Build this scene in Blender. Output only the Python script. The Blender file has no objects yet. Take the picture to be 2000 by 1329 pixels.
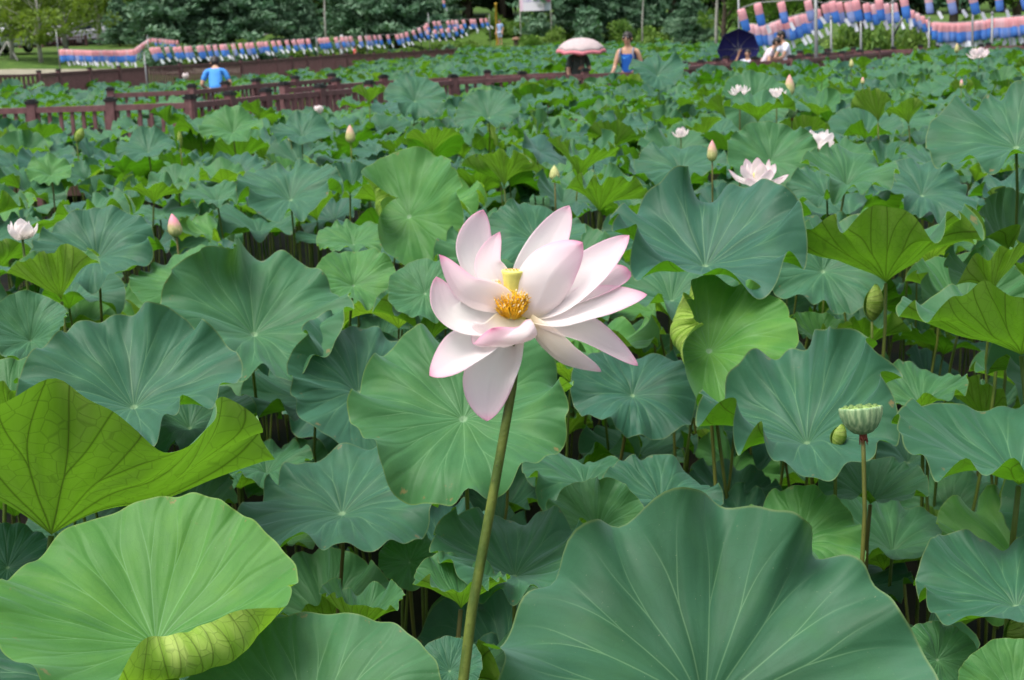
import bpy, bmesh, math, random
import numpy as np
from mathutils import Vector, Matrix, Quaternion

R = math.radians
scene = bpy.context.scene
COL = scene.collection

# ---------------------------------------------------------------- camera
F = 2778.0                       # focal length in photo pixels (photo is 2000 x 1329)
CAM = Vector((0.0, 0.0, 2.05))
PITCH, ROLL = R(12.15), R(2.0)
fwd = Vector((0, math.cos(PITCH), -math.sin(PITCH)))
r0 = Vector((1, 0, 0)); u0 = Vector((0, math.sin(PITCH), math.cos(PITCH)))
rt = r0 * math.cos(ROLL) - u0 * math.sin(ROLL)
up = u0 * math.cos(ROLL) + r0 * math.sin(ROLL)
cd = bpy.data.cameras.new('camera'); cam = bpy.data.objects.new('camera', cd); COL.objects.link(cam)
m = Matrix((rt, up, -fwd)).transposed().to_4x4(); m.translation = CAM
cam.matrix_world = m
cd.lens = 50.0; cd.sensor_width = 36.0; cd.clip_start = 0.05; cd.clip_end = 2000
cd.dof.use_dof = True; cd.dof.focus_distance = 2.15; cd.dof.aperture_fstop = 12.5
scene.camera = cam

# ---------------------------------------------------------------- sky and sun (bright overcast day)
SUN_EL, SUN_ROT = R(66), R(235)
w = bpy.data.worlds.new('World'); scene.world = w; w.use_nodes = True
nt = w.node_tree; nt.nodes.clear()
sky = nt.nodes.new('ShaderNodeTexSky'); sky.sky_type = 'NISHITA'; sky.sun_disc = False
sky.sun_elevation = SUN_EL; sky.sun_rotation = SUN_ROT
sky.dust_density = 4.0; sky.air_density = 1.0; sky.ozone_density = 1.5
hs = nt.nodes.new('ShaderNodeHueSaturation'); hs.inputs['Saturation'].default_value = 0.42
bg = nt.nodes.new('ShaderNodeBackground'); bg.inputs['Strength'].default_value = 0.14
ow = nt.nodes.new('ShaderNodeOutputWorld')
nt.links.new(sky.outputs[0], hs.inputs['Color']); nt.links.new(hs.outputs[0], bg.inputs['Color'])
nt.links.new(bg.outputs[0], ow.inputs['Surface'])
sl = bpy.data.lights.new('sun', 'SUN'); sl.energy = 1.9; sl.angle = R(32); sl.color = (1.0, 0.97, 0.92)
so = bpy.data.objects.new('sun', sl); COL.objects.link(so)
# direction the light comes from
sd = Vector((math.sin(SUN_ROT) * math.cos(SUN_EL), math.cos(SUN_ROT) * math.cos(SUN_EL), math.sin(SUN_EL)))
so.rotation_euler = sd.to_track_quat('Z', 'Y').to_euler(); so.location = (0, 0, 30)
scene.view_settings.view_transform = 'Standard'; scene.view_settings.look = 'None'
scene.view_settings.exposure = 0.90; scene.view_settings.gamma = 1.0
scene.render.resolution_x = 1024; scene.render.resolution_y = 680
scene.cycles.max_bounces = 8; scene.cycles.transparent_max_bounces = 8
scene.cycles.use_denoising = True

# ---------------------------------------------------------------- helpers
def ray(px, py):
    return (fwd + rt * ((px - 1000) / F) + up * ((664.5 - py) / F))
def at(px, py, d):                       # world point seen at a photo pixel, at depth d along the view axis
    return CAM + ray(px, py) * d
def on_z(px, z, y):                      # world x so that (x, y, z) appears in photo column px
    t = (px - 1000) / F
    a = Vector((0, y, z)) - CAM
    # (a + x*e).rt = t*(a + x*e).fwd
    x = (t * a.dot(fwd) - a.dot(rt)) / (rt.x - t * fwd.x)
    return Vector((x, y, z))
def proj(P):
    v = Vector(P) - CAM; d = v.dot(fwd)
    if d <= 0.05: return (1e6, 1e6, d)
    return (1000 + F * v.dot(rt) / d, 664.5 - F * v.dot(up) / d, d)

def link(o, parent=None):
    COL.objects.link(o)
    if parent: o.parent = parent
    return o
def empty(name, loc, label, cat, group=None, rot=None):
    o = bpy.data.objects.new(name, None); o.empty_display_size = 0.05; o.location = loc
    if rot: o.rotation_euler = rot
    o['label'] = label; o['category'] = cat
    if group: o['group'] = group
    COL.objects.link(o); return o
def tag(o, label, cat, group=None, kind=None):
    if label: o['label'] = label
    if cat: o['category'] = cat
    if group: o['group'] = group
    if kind: o['kind'] = kind
    return o

class MB:
    """collects shapes with per-face material slots"""
    def __init__(s): s.v = []; s.f = []; s.m = []; s.mi = 0
    def add(s, vs, fs, mi=None):
        o = len(s.v); s.v += [tuple(p) for p in vs]; s.f += [tuple(i + o for i in f) for f in fs]
        s.m += [s.mi if mi is None else mi] * len(fs)
    def box(s, c, sz, rz=0.0, mi=None, M=None):
        hx, hy, hz = sz[0] / 2, sz[1] / 2, sz[2] / 2
        vs = [Vector((x, y, z)) for x in (-hx, hx) for y in (-hy, hy) for z in (-hz, hz)]
        q = Matrix.Rotation(rz, 3, 'Z') if M is None else M
        vs = [q @ p + Vector(c) for p in vs]
        s.add(vs, [(0, 1, 3, 2), (4, 6, 7, 5), (0, 4, 5, 1), (2, 3, 7, 6), (0, 2, 6, 4), (1, 5, 7, 3)], mi)
    def bar(s, a, b, wd, ht, mi=None):       # box beam between two points, wd sideways, ht in z
        a = Vector(a); b = Vector(b); t = (b - a).normalized()
        sdv = t.cross(Vector((0, 0, 1)))
        if sdv.length < 1e-4: sdv = Vector((1, 0, 0))
        sdv.normalize(); n = sdv.cross(t)
        vs = [p + sdv * (i * wd / 2) + n * (j * ht / 2) for p in (a, b) for i in (-1, 1) for j in (-1, 1)]
        s.add(vs, [(0, 1, 3, 2), (4, 6, 7, 5), (0, 4, 5, 1), (2, 3, 7, 6), (0, 2, 6, 4), (1, 5, 7, 3)], mi)
    def tube(s, pts, rad, n=8, mi=None, cap=True):
        pts = [Vector(p) for p in pts]; k = len(pts)
        rad = rad if hasattr(rad, '__len__') else [rad] * k
        vs = []; ref = None
        for i, p in enumerate(pts):
            t = (pts[min(i + 1, k - 1)] - pts[max(i - 1, 0)]).normalized()
            if ref is None:
                ref = t.cross(Vector((0.31, 0.9, 0.2)))
                if ref.length < 0.1: ref = t.cross(Vector((1, 0, 0)))
            ref = (ref - t * ref.dot(t)).normalized(); bi = t.cross(ref)
            for j in range(n):
                a = 2 * math.pi * j / n
                vs.append(p + (ref * math.cos(a) + bi * math.sin(a)) * rad[i])
        fs = [(i * n + j, i * n + (j + 1) % n, (i + 1) * n + (j + 1) % n, (i + 1) * n + j) for i in range(k - 1) for j in range(n)]
        if cap: fs += [tuple(range(n - 1, -1, -1)), tuple((k - 1) * n + j for j in range(n))]
        s.add(vs, fs, mi)
    def lathe(s, prof, n=24, M=None, mi=None, wob=None):  # prof: (r, z) list
        vs = []
        for i, (r, z) in enumerate(prof):
            for j in range(n):
                a = 2 * math.pi * j / n; rr = r * (1 + (wob(a, i) if wob else 0))
                vs.append(Vector((rr * math.cos(a), rr * math.sin(a), z)))
        if M is not None: vs = [M @ p for p in vs]
        k = len(prof)
        fs = [(i * n + j, i * n + (j + 1) % n, (i + 1) * n + (j + 1) % n, (i + 1) * n + j) for i in range(k - 1) for j in range(n)]
        s.add(vs, fs, mi)
    def ball(s, c, r, n=10, mi=None, M=None):
        rx, ry, rz = r if hasattr(r, '__len__') else (r, r, r)
        vs = []; fs = []
        h = n // 2
        for i in range(h + 1):
            ph = math.pi * i / h
            for j in range(n):
                a = 2 * math.pi * j / n
                p = Vector((rx * math.sin(ph) * math.cos(a), ry * math.sin(ph) * math.sin(a), rz * math.cos(ph)))
                if M is not None: p = M @ p
                vs.append(p + Vector(c))
        for i in range(h):
            for j in range(n):
                fs.append((i * n + j, (i + 1) * n + j, (i + 1) * n + (j + 1) % n, i * n + (j + 1) % n))
        s.add(vs, fs, mi)
    def build(s, name, mats, parent=None, smooth=False):
        me = bpy.data.meshes.new(name); me.from_pydata(s.v, [], s.f)
        if not hasattr(mats, '__len__'): mats = [mats]
        for x in mats: me.materials.append(x)
        me.polygons.foreach_set('material_index', s.m)
        if smooth: me.polygons.foreach_set('use_smooth', [True] * len(s.f))
        me.validate(); me.update()
        o = bpy.data.objects.new(name, me); return link(o, parent)

def np_mesh(name, V, Fq, mats, uv=None, attr=None, smooth=True, midx=None):
    """fast mesh from numpy arrays; Fq is (n,4); uv is per vertex; attr: dict name -> per vertex float"""
    me = bpy.data.meshes.new(name)
    me.vertices.add(len(V)); me.vertices.foreach_set('co', np.ascontiguousarray(V, dtype=np.float32).ravel())
    n = len(Fq); me.loops.add(n * 4); me.polygons.add(n)
    me.loops.foreach_set('vertex_index', Fq.astype(np.int32).ravel())
    me.polygons.foreach_set('loop_start', np.arange(0, n * 4, 4, dtype=np.int32))
    try: me.polygons.foreach_set('loop_total', np.full(n, 4, dtype=np.int32))
    except Exception: pass
    for x in mats: me.materials.append(x)
    if midx is not None: me.polygons.foreach_set('material_index', midx.astype(np.int32))
    if smooth: me.polygons.foreach_set('use_smooth', np.ones(n, dtype=bool))
    if uv is not None:
        l = me.uv_layers.new(name='UVMap')
        l.data.foreach_set('uv', uv[Fq.ravel()].astype(np.float32).ravel())
    for k, a in (attr or {}).items():
        at_ = me.attributes.new(k, 'FLOAT', 'POINT'); at_.data.foreach_set('value', a.astype(np.float32))
    me.update(calc_edges=True)
    return me

# ---------------------------------------------------------------- node helpers
class NT:
    def __init__(s, name):
        s.m = bpy.data.materials.new(name); s.m.use_nodes = True; s.t = s.m.node_tree; s.t.nodes.clear()
    def n(s, typ, **kw):
        x = s.t.nodes.new(typ)
        for k, v in kw.items(): setattr(x, k, v)
        return x
    def put(s, sock, v):
        if v is None: return
        if isinstance(v, bpy.types.NodeSocket): s.t.links.new(v, sock)
        elif isinstance(v, (tuple, list)):
            sock.default_value = tuple(v) + ((1.0,) if len(v) == 3 and len(sock.default_value) == 4 else ())
        else: sock.default_value = v
    def math(s, op, a, b=None, c=None, clamp=False):
        x = s.n('ShaderNodeMath', operation=op); x.use_clamp = clamp
        s.put(x.inputs[0], a); s.put(x.inputs[1], b); s.put(x.inputs[2], c); return x.outputs[0]
    def mix(s, f, a, b, mode='MIX'):
        x = s.n('ShaderNodeMix', data_type='RGBA', blend_type=mode)
        s.put(x.inputs[0], f); s.put(x.inputs[6], a); s.put(x.inputs[7], b); return x.outputs[2]
    def step(s, v, lo, hi, a=0.0, b=1.0):
        x = s.n('ShaderNodeMapRange', interpolation_type='SMOOTHSTEP')
        s.put(x.inputs[0], v); s.put(x.inputs[1], lo); s.put(x.inputs[2], hi); s.put(x.inputs[3], a); s.put(x.inputs[4], b)
        return x.outputs[0]
    def noise(s, vec=None, scale=5.0, detail=3.0, rough=0.5, out=0):
        x = s.n('ShaderNodeTexNoise'); s.put(x.inputs['Vector'], vec); s.put(x.inputs['Scale'], scale)
        s.put(x.inputs['Detail'], detail); s.put(x.inputs['Roughness'], rough); return x.outputs[out]
    def bsdf(s, col, rough=0.5, spec=0.5, normal=None, **kw):
        x = s.n('ShaderNodeBsdfPrincipled'); s.put(x.inputs['Base Color'], col); s.put(x.inputs['Roughness'], rough)
        s.put(x.inputs['Specular IOR Level'], spec)
        if normal is not None: s.put(x.inputs['Normal'], normal)
        for k, v in kw.items(): s.put(x.inputs[k.replace('_', ' ')], v)
        return x.outputs[0]
    def bump(s, h, strength=0.3, dist=0.01):
        x = s.n('ShaderNodeBump'); s.put(x.inputs['Height'], h); s.put(x.inputs['Strength'], strength); s.put(x.inputs['Distance'], dist)
        return x.outputs[0]
    def mixs(s, f, a, b):
        x = s.n('ShaderNodeMixShader'); s.put(x.inputs[0], f); s.put(x.inputs[1], a); s.put(x.inputs[2], b); return x.outputs[0]
    def out(s, sh):
        o = s.n('ShaderNodeOutputMaterial'); s.t.links.new(sh, o.inputs['Surface']); return s.m

def plain(name, col, rough=0.6, spec=0.3, var=0.15, scale=30.0, bump=0.0, metal=0.0, coord='Object'):
    t = NT(name); tc = t.n('ShaderNodeTexCoord').outputs[coord]
    nz = t.noise(tc, scale, 4)
    dark = tuple(c * (1 - var) for c in col); lite = tuple(min(1, c * (1 + var)) for c in col)
    c = t.mix(t.step(nz, 0.3, 0.7), dark, lite)
    nb = t.bump(nz, bump, 0.02) if bump else None
    return t.out(t.bsdf(c, rough, spec, nb, Metallic=metal))

def leaf_material():
    t = NT('lotus_leaf')
    uv = t.n('ShaderNodeUVMap').outputs[0]
    sp = t.n('ShaderNodeSeparateXYZ'); t.put(sp.inputs[0], uv); x, y = sp.outputs[0], sp.outputs[1]
    ln = t.n('ShaderNodeVectorMath', operation='LENGTH'); t.put(ln.inputs[0], uv); s = ln.outputs['Value']
    oi = t.n('ShaderNodeObjectInfo').outputs['Random']
    th = t.math('ARCTAN2', y, x)
    N = 21.0
    warp = t.noise(uv, 1.3, 1)
    ph = t.math('MULTIPLY_ADD', th, N / (2 * math.pi), t.math('MULTIPLY', t.math('SUBTRACT', warp, 0.5), t.math('MULTIPLY', s, 1.1)))
    u = t.math('ABSOLUTE', t.math('SUBTRACT', t.math('FRACT', t.math('ADD', ph, 40.5)), 0.5))
    sm = t.math('MAXIMUM', t.math('SUBTRACT', s, 0.48), 0.0)
    d1 = t.math('ABSOLUTE', t.math('SUBTRACT', u, t.math('MULTIPLY', sm, 0.62)))
    dd = t.math('MULTIPLY', d1, t.math('MULTIPLY', s, 2 * math.pi / N))
    vw = t.math('MULTIPLY_ADD', s, -0.0035, 0.0068)
    vein = t.step(dd, 0.0, vw, 1.0, 0.0)
    vsoft = t.step(dd, 0.0, 0.035, 1.0, 0.0)
    vein_b = t.step(dd, t.math('MULTIPLY', vw, 0.6), t.math('MULTIPLY', vw, 2.6), 1.0, 0.0)
    vo = t.n('ShaderNodeTexVoronoi', feature='DISTANCE_TO_EDGE'); t.put(vo.inputs['Vector'], uv); t.put(vo.inputs['Scale'], 13.0)
    net = t.step(vo.outputs['Distance'], 0.0, 0.05, 1.0, 0.0)
    vo2 = t.n('ShaderNodeTexVoronoi', feature='DISTANCE_TO_EDGE'); t.put(vo2.inputs['Vector'], uv); t.put(vo2.inputs['Scale'], 46.0)
    net2 = t.step(vo2.outputs['Distance'], 0.0, 0.09, 1.0, 0.0)
    # radial streaks: noise over (direction * k, s)
    nv = t.n('ShaderNodeVectorMath', operation='NORMALIZE'); t.put(nv.inputs[0], uv)
    sc = t.n('ShaderNodeVectorMath', operation='SCALE'); t.put(sc.inputs[0], nv.outputs[0]); t.put(sc.inputs['Scale'], 4.5)
    cx = t.n('ShaderNodeCombineXYZ'); t.put(cx.inputs[2], t.math('MULTIPLY', s, 1.6))
    ad = t.n('ShaderNodeVectorMath', operation='ADD'); t.put(ad.inputs[0], sc.outputs[0]); t.put(ad.inputs[1], cx.outputs[0])
    streak = t.noise(ad.outputs[0], 1.0, 4, 0.55)
    blot = t.noise(uv, 2.2, 4, 0.6)
    tint = t.n('ShaderNodeAttribute', attribute_name='tint').outputs['Fac']
    tint = t.math('ADD', tint, t.math('MULTIPLY', t.math('SUBTRACT', oi, 0.5), 0.12), clamp=True)
    # upper face: waxy blue green to fresh yellow green
    ca = t.mix(tint, (0.007, 0.050, 0.025), (0.032, 0.140, 0.008))
    cb = t.mix(tint, (0.025, 0.106, 0.070), (0.078, 0.225, 0.022))
    top = t.mix(t.step(streak, 0.15, 0.90), ca, cb)
    top = t.mix(t.math('MULTIPLY', t.step(blot, 0.45, 0.75), 0.35), top, t.mix(tint, (0.026, 0.115, 0.040), (0.13, 0.27, 0.022)))
    top = t.mix(t.math('MULTIPLY', t.math('MULTIPLY', vein, 0.34), t.step(s, 1.05, 0.5)), top, (0.20, 0.38, 0.16))
    top = t.mix(t.math('MULTIPLY', net, t.math('MULTIPLY', tint, 0.13)), top, (0.06, 0.17, 0.03))
    top = t.mix(t.step(s, 0.05, 0.030), top, (0.15, 0.26, 0.13))
    top = t.mix(t.math('MULTIPLY', t.step(s, 0.985, 0.997), 0.22), top, (0.30, 0.33, 0.08))
    # a little dust, grit and insect marks
    sp2 = t.noise(uv, 60.0, 2, 0.6); spot = t.step(sp2, 0.70, 0.76)
    top = t.mix(t.math('MULTIPLY', spot, 0.50), top, (0.24, 0.27, 0.15))
    dmg = t.math('MULTIPLY', t.step(t.noise(uv, 7.0, 4, 0.7), 0.62, 0.68), t.step(s, 0.72, 1.0))
    dmg = t.math('MULTIPLY', dmg, t.step(oi, 0.35, 0.6))
    top = t.mix(t.math('MULTIPLY', dmg, 0.75), top, (0.20, 0.13, 0.045))
    # lower face
    ba = t.mix(tint, (0.050, 0.130, 0.010), (0.20, 0.34, 0.030))
    bb = t.mix(tint, (0.080, 0.165, 0.020), (0.46, 0.56, 0.15))
    bot = t.mix(t.step(streak, 0.3, 0.7), ba, bb)
    bot = t.mix(t.math('MULTIPLY', vsoft, t.math('MULTIPLY_ADD', tint, -0.35, 0.38)), bot, (0.075, 0.12, 0.012))
    bot = t.mix(t.math('MULTIPLY', vein_b, t.math('MULTIPLY_ADD', tint, -0.6, 1.0)), bot, (0.050, 0.060, 0.012))
    bot = t.mix(t.math('MULTIPLY', net, 0.30), bot, (0.06, 0.11, 0.015))
    back = t.n('ShaderNodeNewGeometry').outputs['Backfacing']
    hb = t.math('ADD', t.math('MULTIPLY', vsoft, -0.32), t.math('MULTIPLY', t.math('MULTIPLY', streak, t.step(s, 0.1, 0.6)), 0.55))
    hb = t.math('ADD', hb, t.math('MULTIPLY', net, t.math('MULTIPLY', back, -0.10)))
    hb = t.math('ADD', hb, t.math('MULTIPLY', t.noise(uv, 5.0, 3, 0.5), 0.5))
    hb = t.math('ADD', hb, t.math('MULTIPLY', net2, -0.012))
    nb = t.bump(hb, 0.32, 0.010)
    ptop = t.bsdf(top, t.step(blot, 0.3, 0.7, 0.54, 0.66), 0.30, nb, Sheen_Weight=0.12, Sheen_Tint=(0.62, 0.92, 0.95), Sheen_Roughness=0.55)
    pbot = t.bsdf(bot, 0.62, 0.22, nb)
    pr = t.mixs(back, ptop, pbot)
    tr = t.n('ShaderNodeBsdfTranslucent')
    tc = t.mix(tint, (0.09, 0.32, 0.008), (0.32, 0.60, 0.03))
    tc = t.mix(t.math('MULTIPLY', vein, 0.8), tc, (0.03, 0.06, 0.005)); tc = t.mix(t.math('MULTIPLY', net, 0.35), tc, (0.06, 0.13, 0.01))
    t.put(tr.inputs['Color'], tc); t.put(tr.inputs['Normal'], nb)
    return t.out(t.mixs(t.math('MULTIPLY_ADD', back, 0.20, 0.12), pr, tr.outputs[0]))

def petal_material():
    t = NT('lotus_petal')
    uv = t.n('ShaderNodeUVMap').outputs[0]
    sp = t.n('ShaderNodeSeparateXYZ'); t.put(sp.inputs[0], uv); u, v = sp.outputs[0], sp.outputs[1]   # u -1..1 across, v 0..1 along
    pk = t.n('ShaderNodeAttribute', attribute_name='pink').outputs['Fac']
    ye = t.n('ShaderNodeAttribute', attribute_name='cream').outputs['Fac']
    au = t.math('ABSOLUTE', u)
    cxy = t.n('ShaderNodeCombineXYZ'); t.put(cxy.inputs[0], t.math('MULTIPLY', u, 16.0)); t.put(cxy.inputs[1], t.math('MULTIPLY', v, 1.4))
    lines = t.noise(cxy.outputs[0], 1.0, 3, 0.6)
    wide = t.math('ADD', t.step(v, 0.55, 1.0), t.math('MULTIPLY', t.step(au, 0.55, 1.0), t.step(v, 0.25, 0.8, 0.0, 0.55)))
    wide = t.math('MULTIPLY', wide, t.math('MULTIPLY_ADD', lines, 0.7, 0.5))
    col = t.mix(t.math('MULTIPLY', wide, t.math('MULTIPLY', pk, 0.62), clamp=True), (0.96, 0.945, 0.92), (0.90, 0.40, 0.64))
    tip = t.math('MULTIPLY', t.math('ADD', t.step(v, 0.88, 1.0), t.math('MULTIPLY', t.step(au, 0.90, 1.0), t.step(v, 0.45, 0.9, 0.0, 0.7))), pk, clamp=True)
    col = t.mix(t.math('MULTIPLY', tip, 0.85), col, (0.84, 0.12, 0.40))
    col = t.mix(t.step(v, 0.26, 0.0, 0.0, 0.75), col, (0.86, 0.80, 0.42))
    col = t.mix(t.math('MULTIPLY', t.math('MULTIPLY', ye, t.step(v, 1.0, 0.5)), t.step(lines, 0.2, 0.8, 0.6, 1.0)), col, (0.94, 0.86, 0.56))
    rid = t.n('ShaderNodeTexWave', wave_type='BANDS', bands_direction='X'); t.put(rid.inputs['Vector'], cxy.outputs[0]); t.put(rid.inputs['Scale'], 0.55)
    t.put(rid.inputs['Distortion'], 1.2)
    col = t.mix(t.math('MULTIPLY', rid.outputs['Fac'], 0.20), col, (0.84, 0.60, 0.72))
    nb = t.bump(t.math('ADD', t.math('MULTIPLY', rid.outputs['Fac'], 0.4), lines), 0.22, 0.003)
    p = t.bsdf(col, 0.5, 0.3, nb, Sheen_Weight=0.1)
    tr = t.n('ShaderNodeBsdfTranslucent'); t.put(tr.inputs['Color'], t.mix(0.5, col, (1.0, 0.93, 0.93))); t.put(tr.inputs['Normal'], nb)
    return t.out(t.mixs(0.66, p, tr.outputs[0]))

def stem_material():
    t = NT('lotus_stem')
    tc = t.n('ShaderNodeTexCoord').outputs['Object']
    mp = t.n('ShaderNodeMapping'); t.put(mp.inputs['Vector'], tc); mp.inputs['Scale'].default_value = (1, 1, 0.12)
    a = t.noise(mp.outputs[0], 60.0, 3); b = t.noise(tc, 240.0, 2); oi = t.n('ShaderNodeObjectInfo').outputs['Random']
    c = t.mix(t.step(a, 0.35, 0.7), (0.045, 0.085, 0.010), (0.115, 0.15, 0.022))
    c = t.mix(t.step(oi, 0.55, 1.0, 0.0, 0.55), c, (0.10, 0.055, 0.018))
    c = t.mix(t.step(b, 0.66, 0.72, 0.0, 0.6), c, (0.035, 0.035, 0.012))
    return t.out(t.bsdf(c, 0.55, 0.3, t.bump(b, 0.35, 0.002)))

M_LEAF = leaf_material(); M_PETAL = petal_material(); M_STEM = stem_material()
# ---------------------------------------------------------------- lotus leaf geometry
def sstep(a, b, x):
    t = np.clip((x - a) / (b - a), 0, 1); return t * t * (3 - 2 * t)

def blade_arrays(Rm, cup0=25, cup1=5, ruf=0.5, seed=0, fold=0.0, fdir=0.0, curls=(), nr=30, na=120, pleat=1.0, tint=0.2, lo=4, hi=12, lob=1.0):
    rng = np.random.RandomState(seed)
    s = np.linspace(0, 1, nr + 1) ** 0.85
    th = np.linspace(0, 2 * np.pi, na, endpoint=False)
    S, T = np.meshgrid(s, th, indexing='ij')
    N = np.zeros_like(T)
    for k in range(lo, hi):
        a = rng.uniform(0.25, 1.0) * (6.0 / (k + 1)) ** 0.35
        N += a * np.cos(k * T + rng.uniform(0, 6.28) + S * rng.uniform(-1.2, 1.2))
    N /= 2.0
    env = 0.60 + 0.45 * np.cos(T + rng.uniform(0, 6.28)) * np.cos(2 * T + rng.uniform(0, 6.28))
    L = rng.uniform(0.6, 1.2) * np.cos(2 * T + rng.uniform(0, 6.28)) + rng.uniform(0.4, 1.0) * np.cos(3 * T + rng.uniform(0, 6.28))
    phi = R(cup0) * np.exp(-S * 2.2) * 1.25 + R(cup1) * sstep(0.1, 0.9, S)
    phi = phi + fold * S * np.cos(2 * (T - R(fdir))) + 0.20 * lob * S * L
    phi = phi + ruf * env * N * S ** 2.0 * 1.25
    N2 = np.zeros_like(T)
    for k in range(11, 22):
        N2 += rng.uniform(0.2, 1.0) * np.cos(k * T + rng.uniform(0, 6.28) + 1.5 * S)
    phi = phi + ruf * N2 * (0.35 + 0.65 * np.cos(T * 2 + rng.uniform(0, 6.28)) ** 2) * S ** 6 * 0.55
    for (c0, wd, ang, s0) in curls:
        dt = (T - R(c0) + np.pi) % (2 * np.pi) - np.pi
        phi = phi + R(ang) * np.exp(-np.abs(dt / R(wd)) ** 3) * sstep(s0, 1.0, S)
    edge = 1 + 0.035 * np.cos(2 * th + rng.uniform(0, 6.28)) + 0.02 * np.cos(3 * th + rng.uniform(0, 6.28)) + 0.012 * np.cos(7 * th + rng.uniform(0, 6.28))
    edge = edge + 0.008 * np.cos(13 * th + rng.uniform(0, 6)) + 0.005 * np.cos(29 * th + rng.uniform(0, 6))
    na_ = rng.uniform(0, 6.28)
    for q in (na_, na_ + np.pi):                       # the two shallow nicks of the margin
        dt = (th - q + np.pi) % (2 * np.pi) - np.pi
        edge -= 0.035 * np.exp(-(dt / 0.05) ** 2)
    ds = np.diff(s)[:, None] * Rm
    ph = (phi[1:] + phi[:-1]) / 2
    rho = np.vstack([np.zeros((1, na)), np.cumsum(np.cos(ph) * ds, 0)]) * edge
    Z = np.vstack([np.zeros((1, na)), np.cumsum(np.sin(ph) * ds, 0)])
    # shallow pleats between the main veins, finer towards the margin, and soft rumpling
    jit = 0.5 * np.sin(2 * T + rng.uniform(0, 6.28))
    pl = np.zeros_like(T)
    for k in (9, 13, 17, 21, 27, 34):
        e2 = 0.5 + 0.5 * np.cos(T * rng.randint(1, 4) + rng.uniform(0, 6.28))
        pl += rng.uniform(0.3, 1.0) * e2 * np.cos(k * T + rng.uniform(0, 6.28) + jit + rng.uniform(-3.5, 3.5) * S ** 1.5) * (13.0 / k) ** 0.8
    Z = Z + pleat * Rm * (0.0125 * pl * sstep(0.2, 0.8, S) + 0.0016 * np.cos(21 * T + jit) * sstep(0.05, 0.4, S))
    Z = Z + pleat * Rm * 0.018 * np.sin(5 * T + 7 * S + rng.uniform(0, 6.28)) * np.sin(np.pi * S) * np.cos(3 * T - 4 * S + rng.uniform(0, 6))
    X_, Y_ = S * np.cos(T), S * np.sin(T)
    for q in range(4):                                  # broad uneven billows across the whole blade
        an, kk = rng.uniform(0, 6.28), rng.uniform(2.2, 4.6)
        Z = Z + Rm * 0.022 * np.sin(kk * (X_ * np.cos(an) + Y_ * np.sin(an)) + rng.uniform(0, 6.28)) * sstep(0.05, 0.5, S)
    Tw = T + 0.05 * S * np.sin(3 * T + rng.uniform(0, 6.28))
    V = np.stack([rho * np.cos(Tw), rho * np.sin(Tw), Z], -1).reshape(-1, 3)
    UV = np.stack([S * np.cos(T), S * np.sin(T)], -1).reshape(-1, 2)
    i = np.arange(nr)[:, None]; j = np.arange(na)[None, :]; j2 = (j + 1) % na
    Fq = np.stack([i * na + j, (i + 1) * na + j, (i + 1) * na + j2, i * na + j2], -1).reshape(-1, 4)
    return V, Fq, UV, np.full(len(V), tint)

def blade_mesh(Rm, **kw):
    V, Fq, UV, tt = blade_arrays(Rm, **kw)
    return np_mesh('blade', V, Fq, [M_LEAF], UV, {'tint': tt})

def leaf_frame(a, b, spin=0.0):
    """disc frame: tilted by a degrees towards the camera and b degrees to the right"""
    a, b = R(a), R(b)
    n = Vector((math.sin(b) * math.cos(a), -math.sin(a), math.cos(a) * math.cos(b))).normalized()
    x = (Vector((1, 0, 0)) - n * n.x).normalized(); y = n.cross(x)
    return Matrix((x, y, n)).transposed() @ Matrix.Rotation(R(spin), 3, 'Z')

def stem_points(P, n, base, k=9):
    P = Vector(P); base = Vector(base)
    c1 = P - Vector(n) * (0.25 * P.z); c2 = base + Vector((0, 0, 0.45 * P.z))
    pts = []
    for i in range(k):
        t = i / (k - 1); q = 1 - t
        pts.append(P * q ** 3 + c1 * 3 * q * q * t + c2 * 3 * q * t * t + base * t ** 3)
    return pts

def stem_mesh(pts, r_top, r_bot, origin, n=8):
    mb = MB(); k = len(pts)
    mb.tube([p - origin for p in pts], [r_top + (r_bot - r_top) * i / (k - 1) for i in range(k)], n)
    o = mb.build('stem', M_STEM, None, True); return o

LEAVES = []          # (px, py, r_px, depth, P, radius) of everything placed, to keep fillers off them
def put_leaf(P, Rm, frame, me, label, group=None, rs=(0.0045, 0.0065), lean=None, rng=random):
    lean = lean or (rng.uniform(-.12, .12), rng.uniform(-.12, .12))
    base = Vector((P.x + lean[0] * P.z, P.y + lean[1] * P.z, -0.04))
    e = empty('lotus_leaf', base, label, 'lotus leaf', group)
    b = bpy.data.objects.new('blade', me); link(b, e)
    mm = frame.to_4x4(); mm.translation = P - base; b.matrix_basis = mm
    st = stem_mesh(stem_points(P - frame.col[2] * 0.002, frame.col[2], base), rs[0], rs[1], base); st.parent = e
    return e

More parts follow.
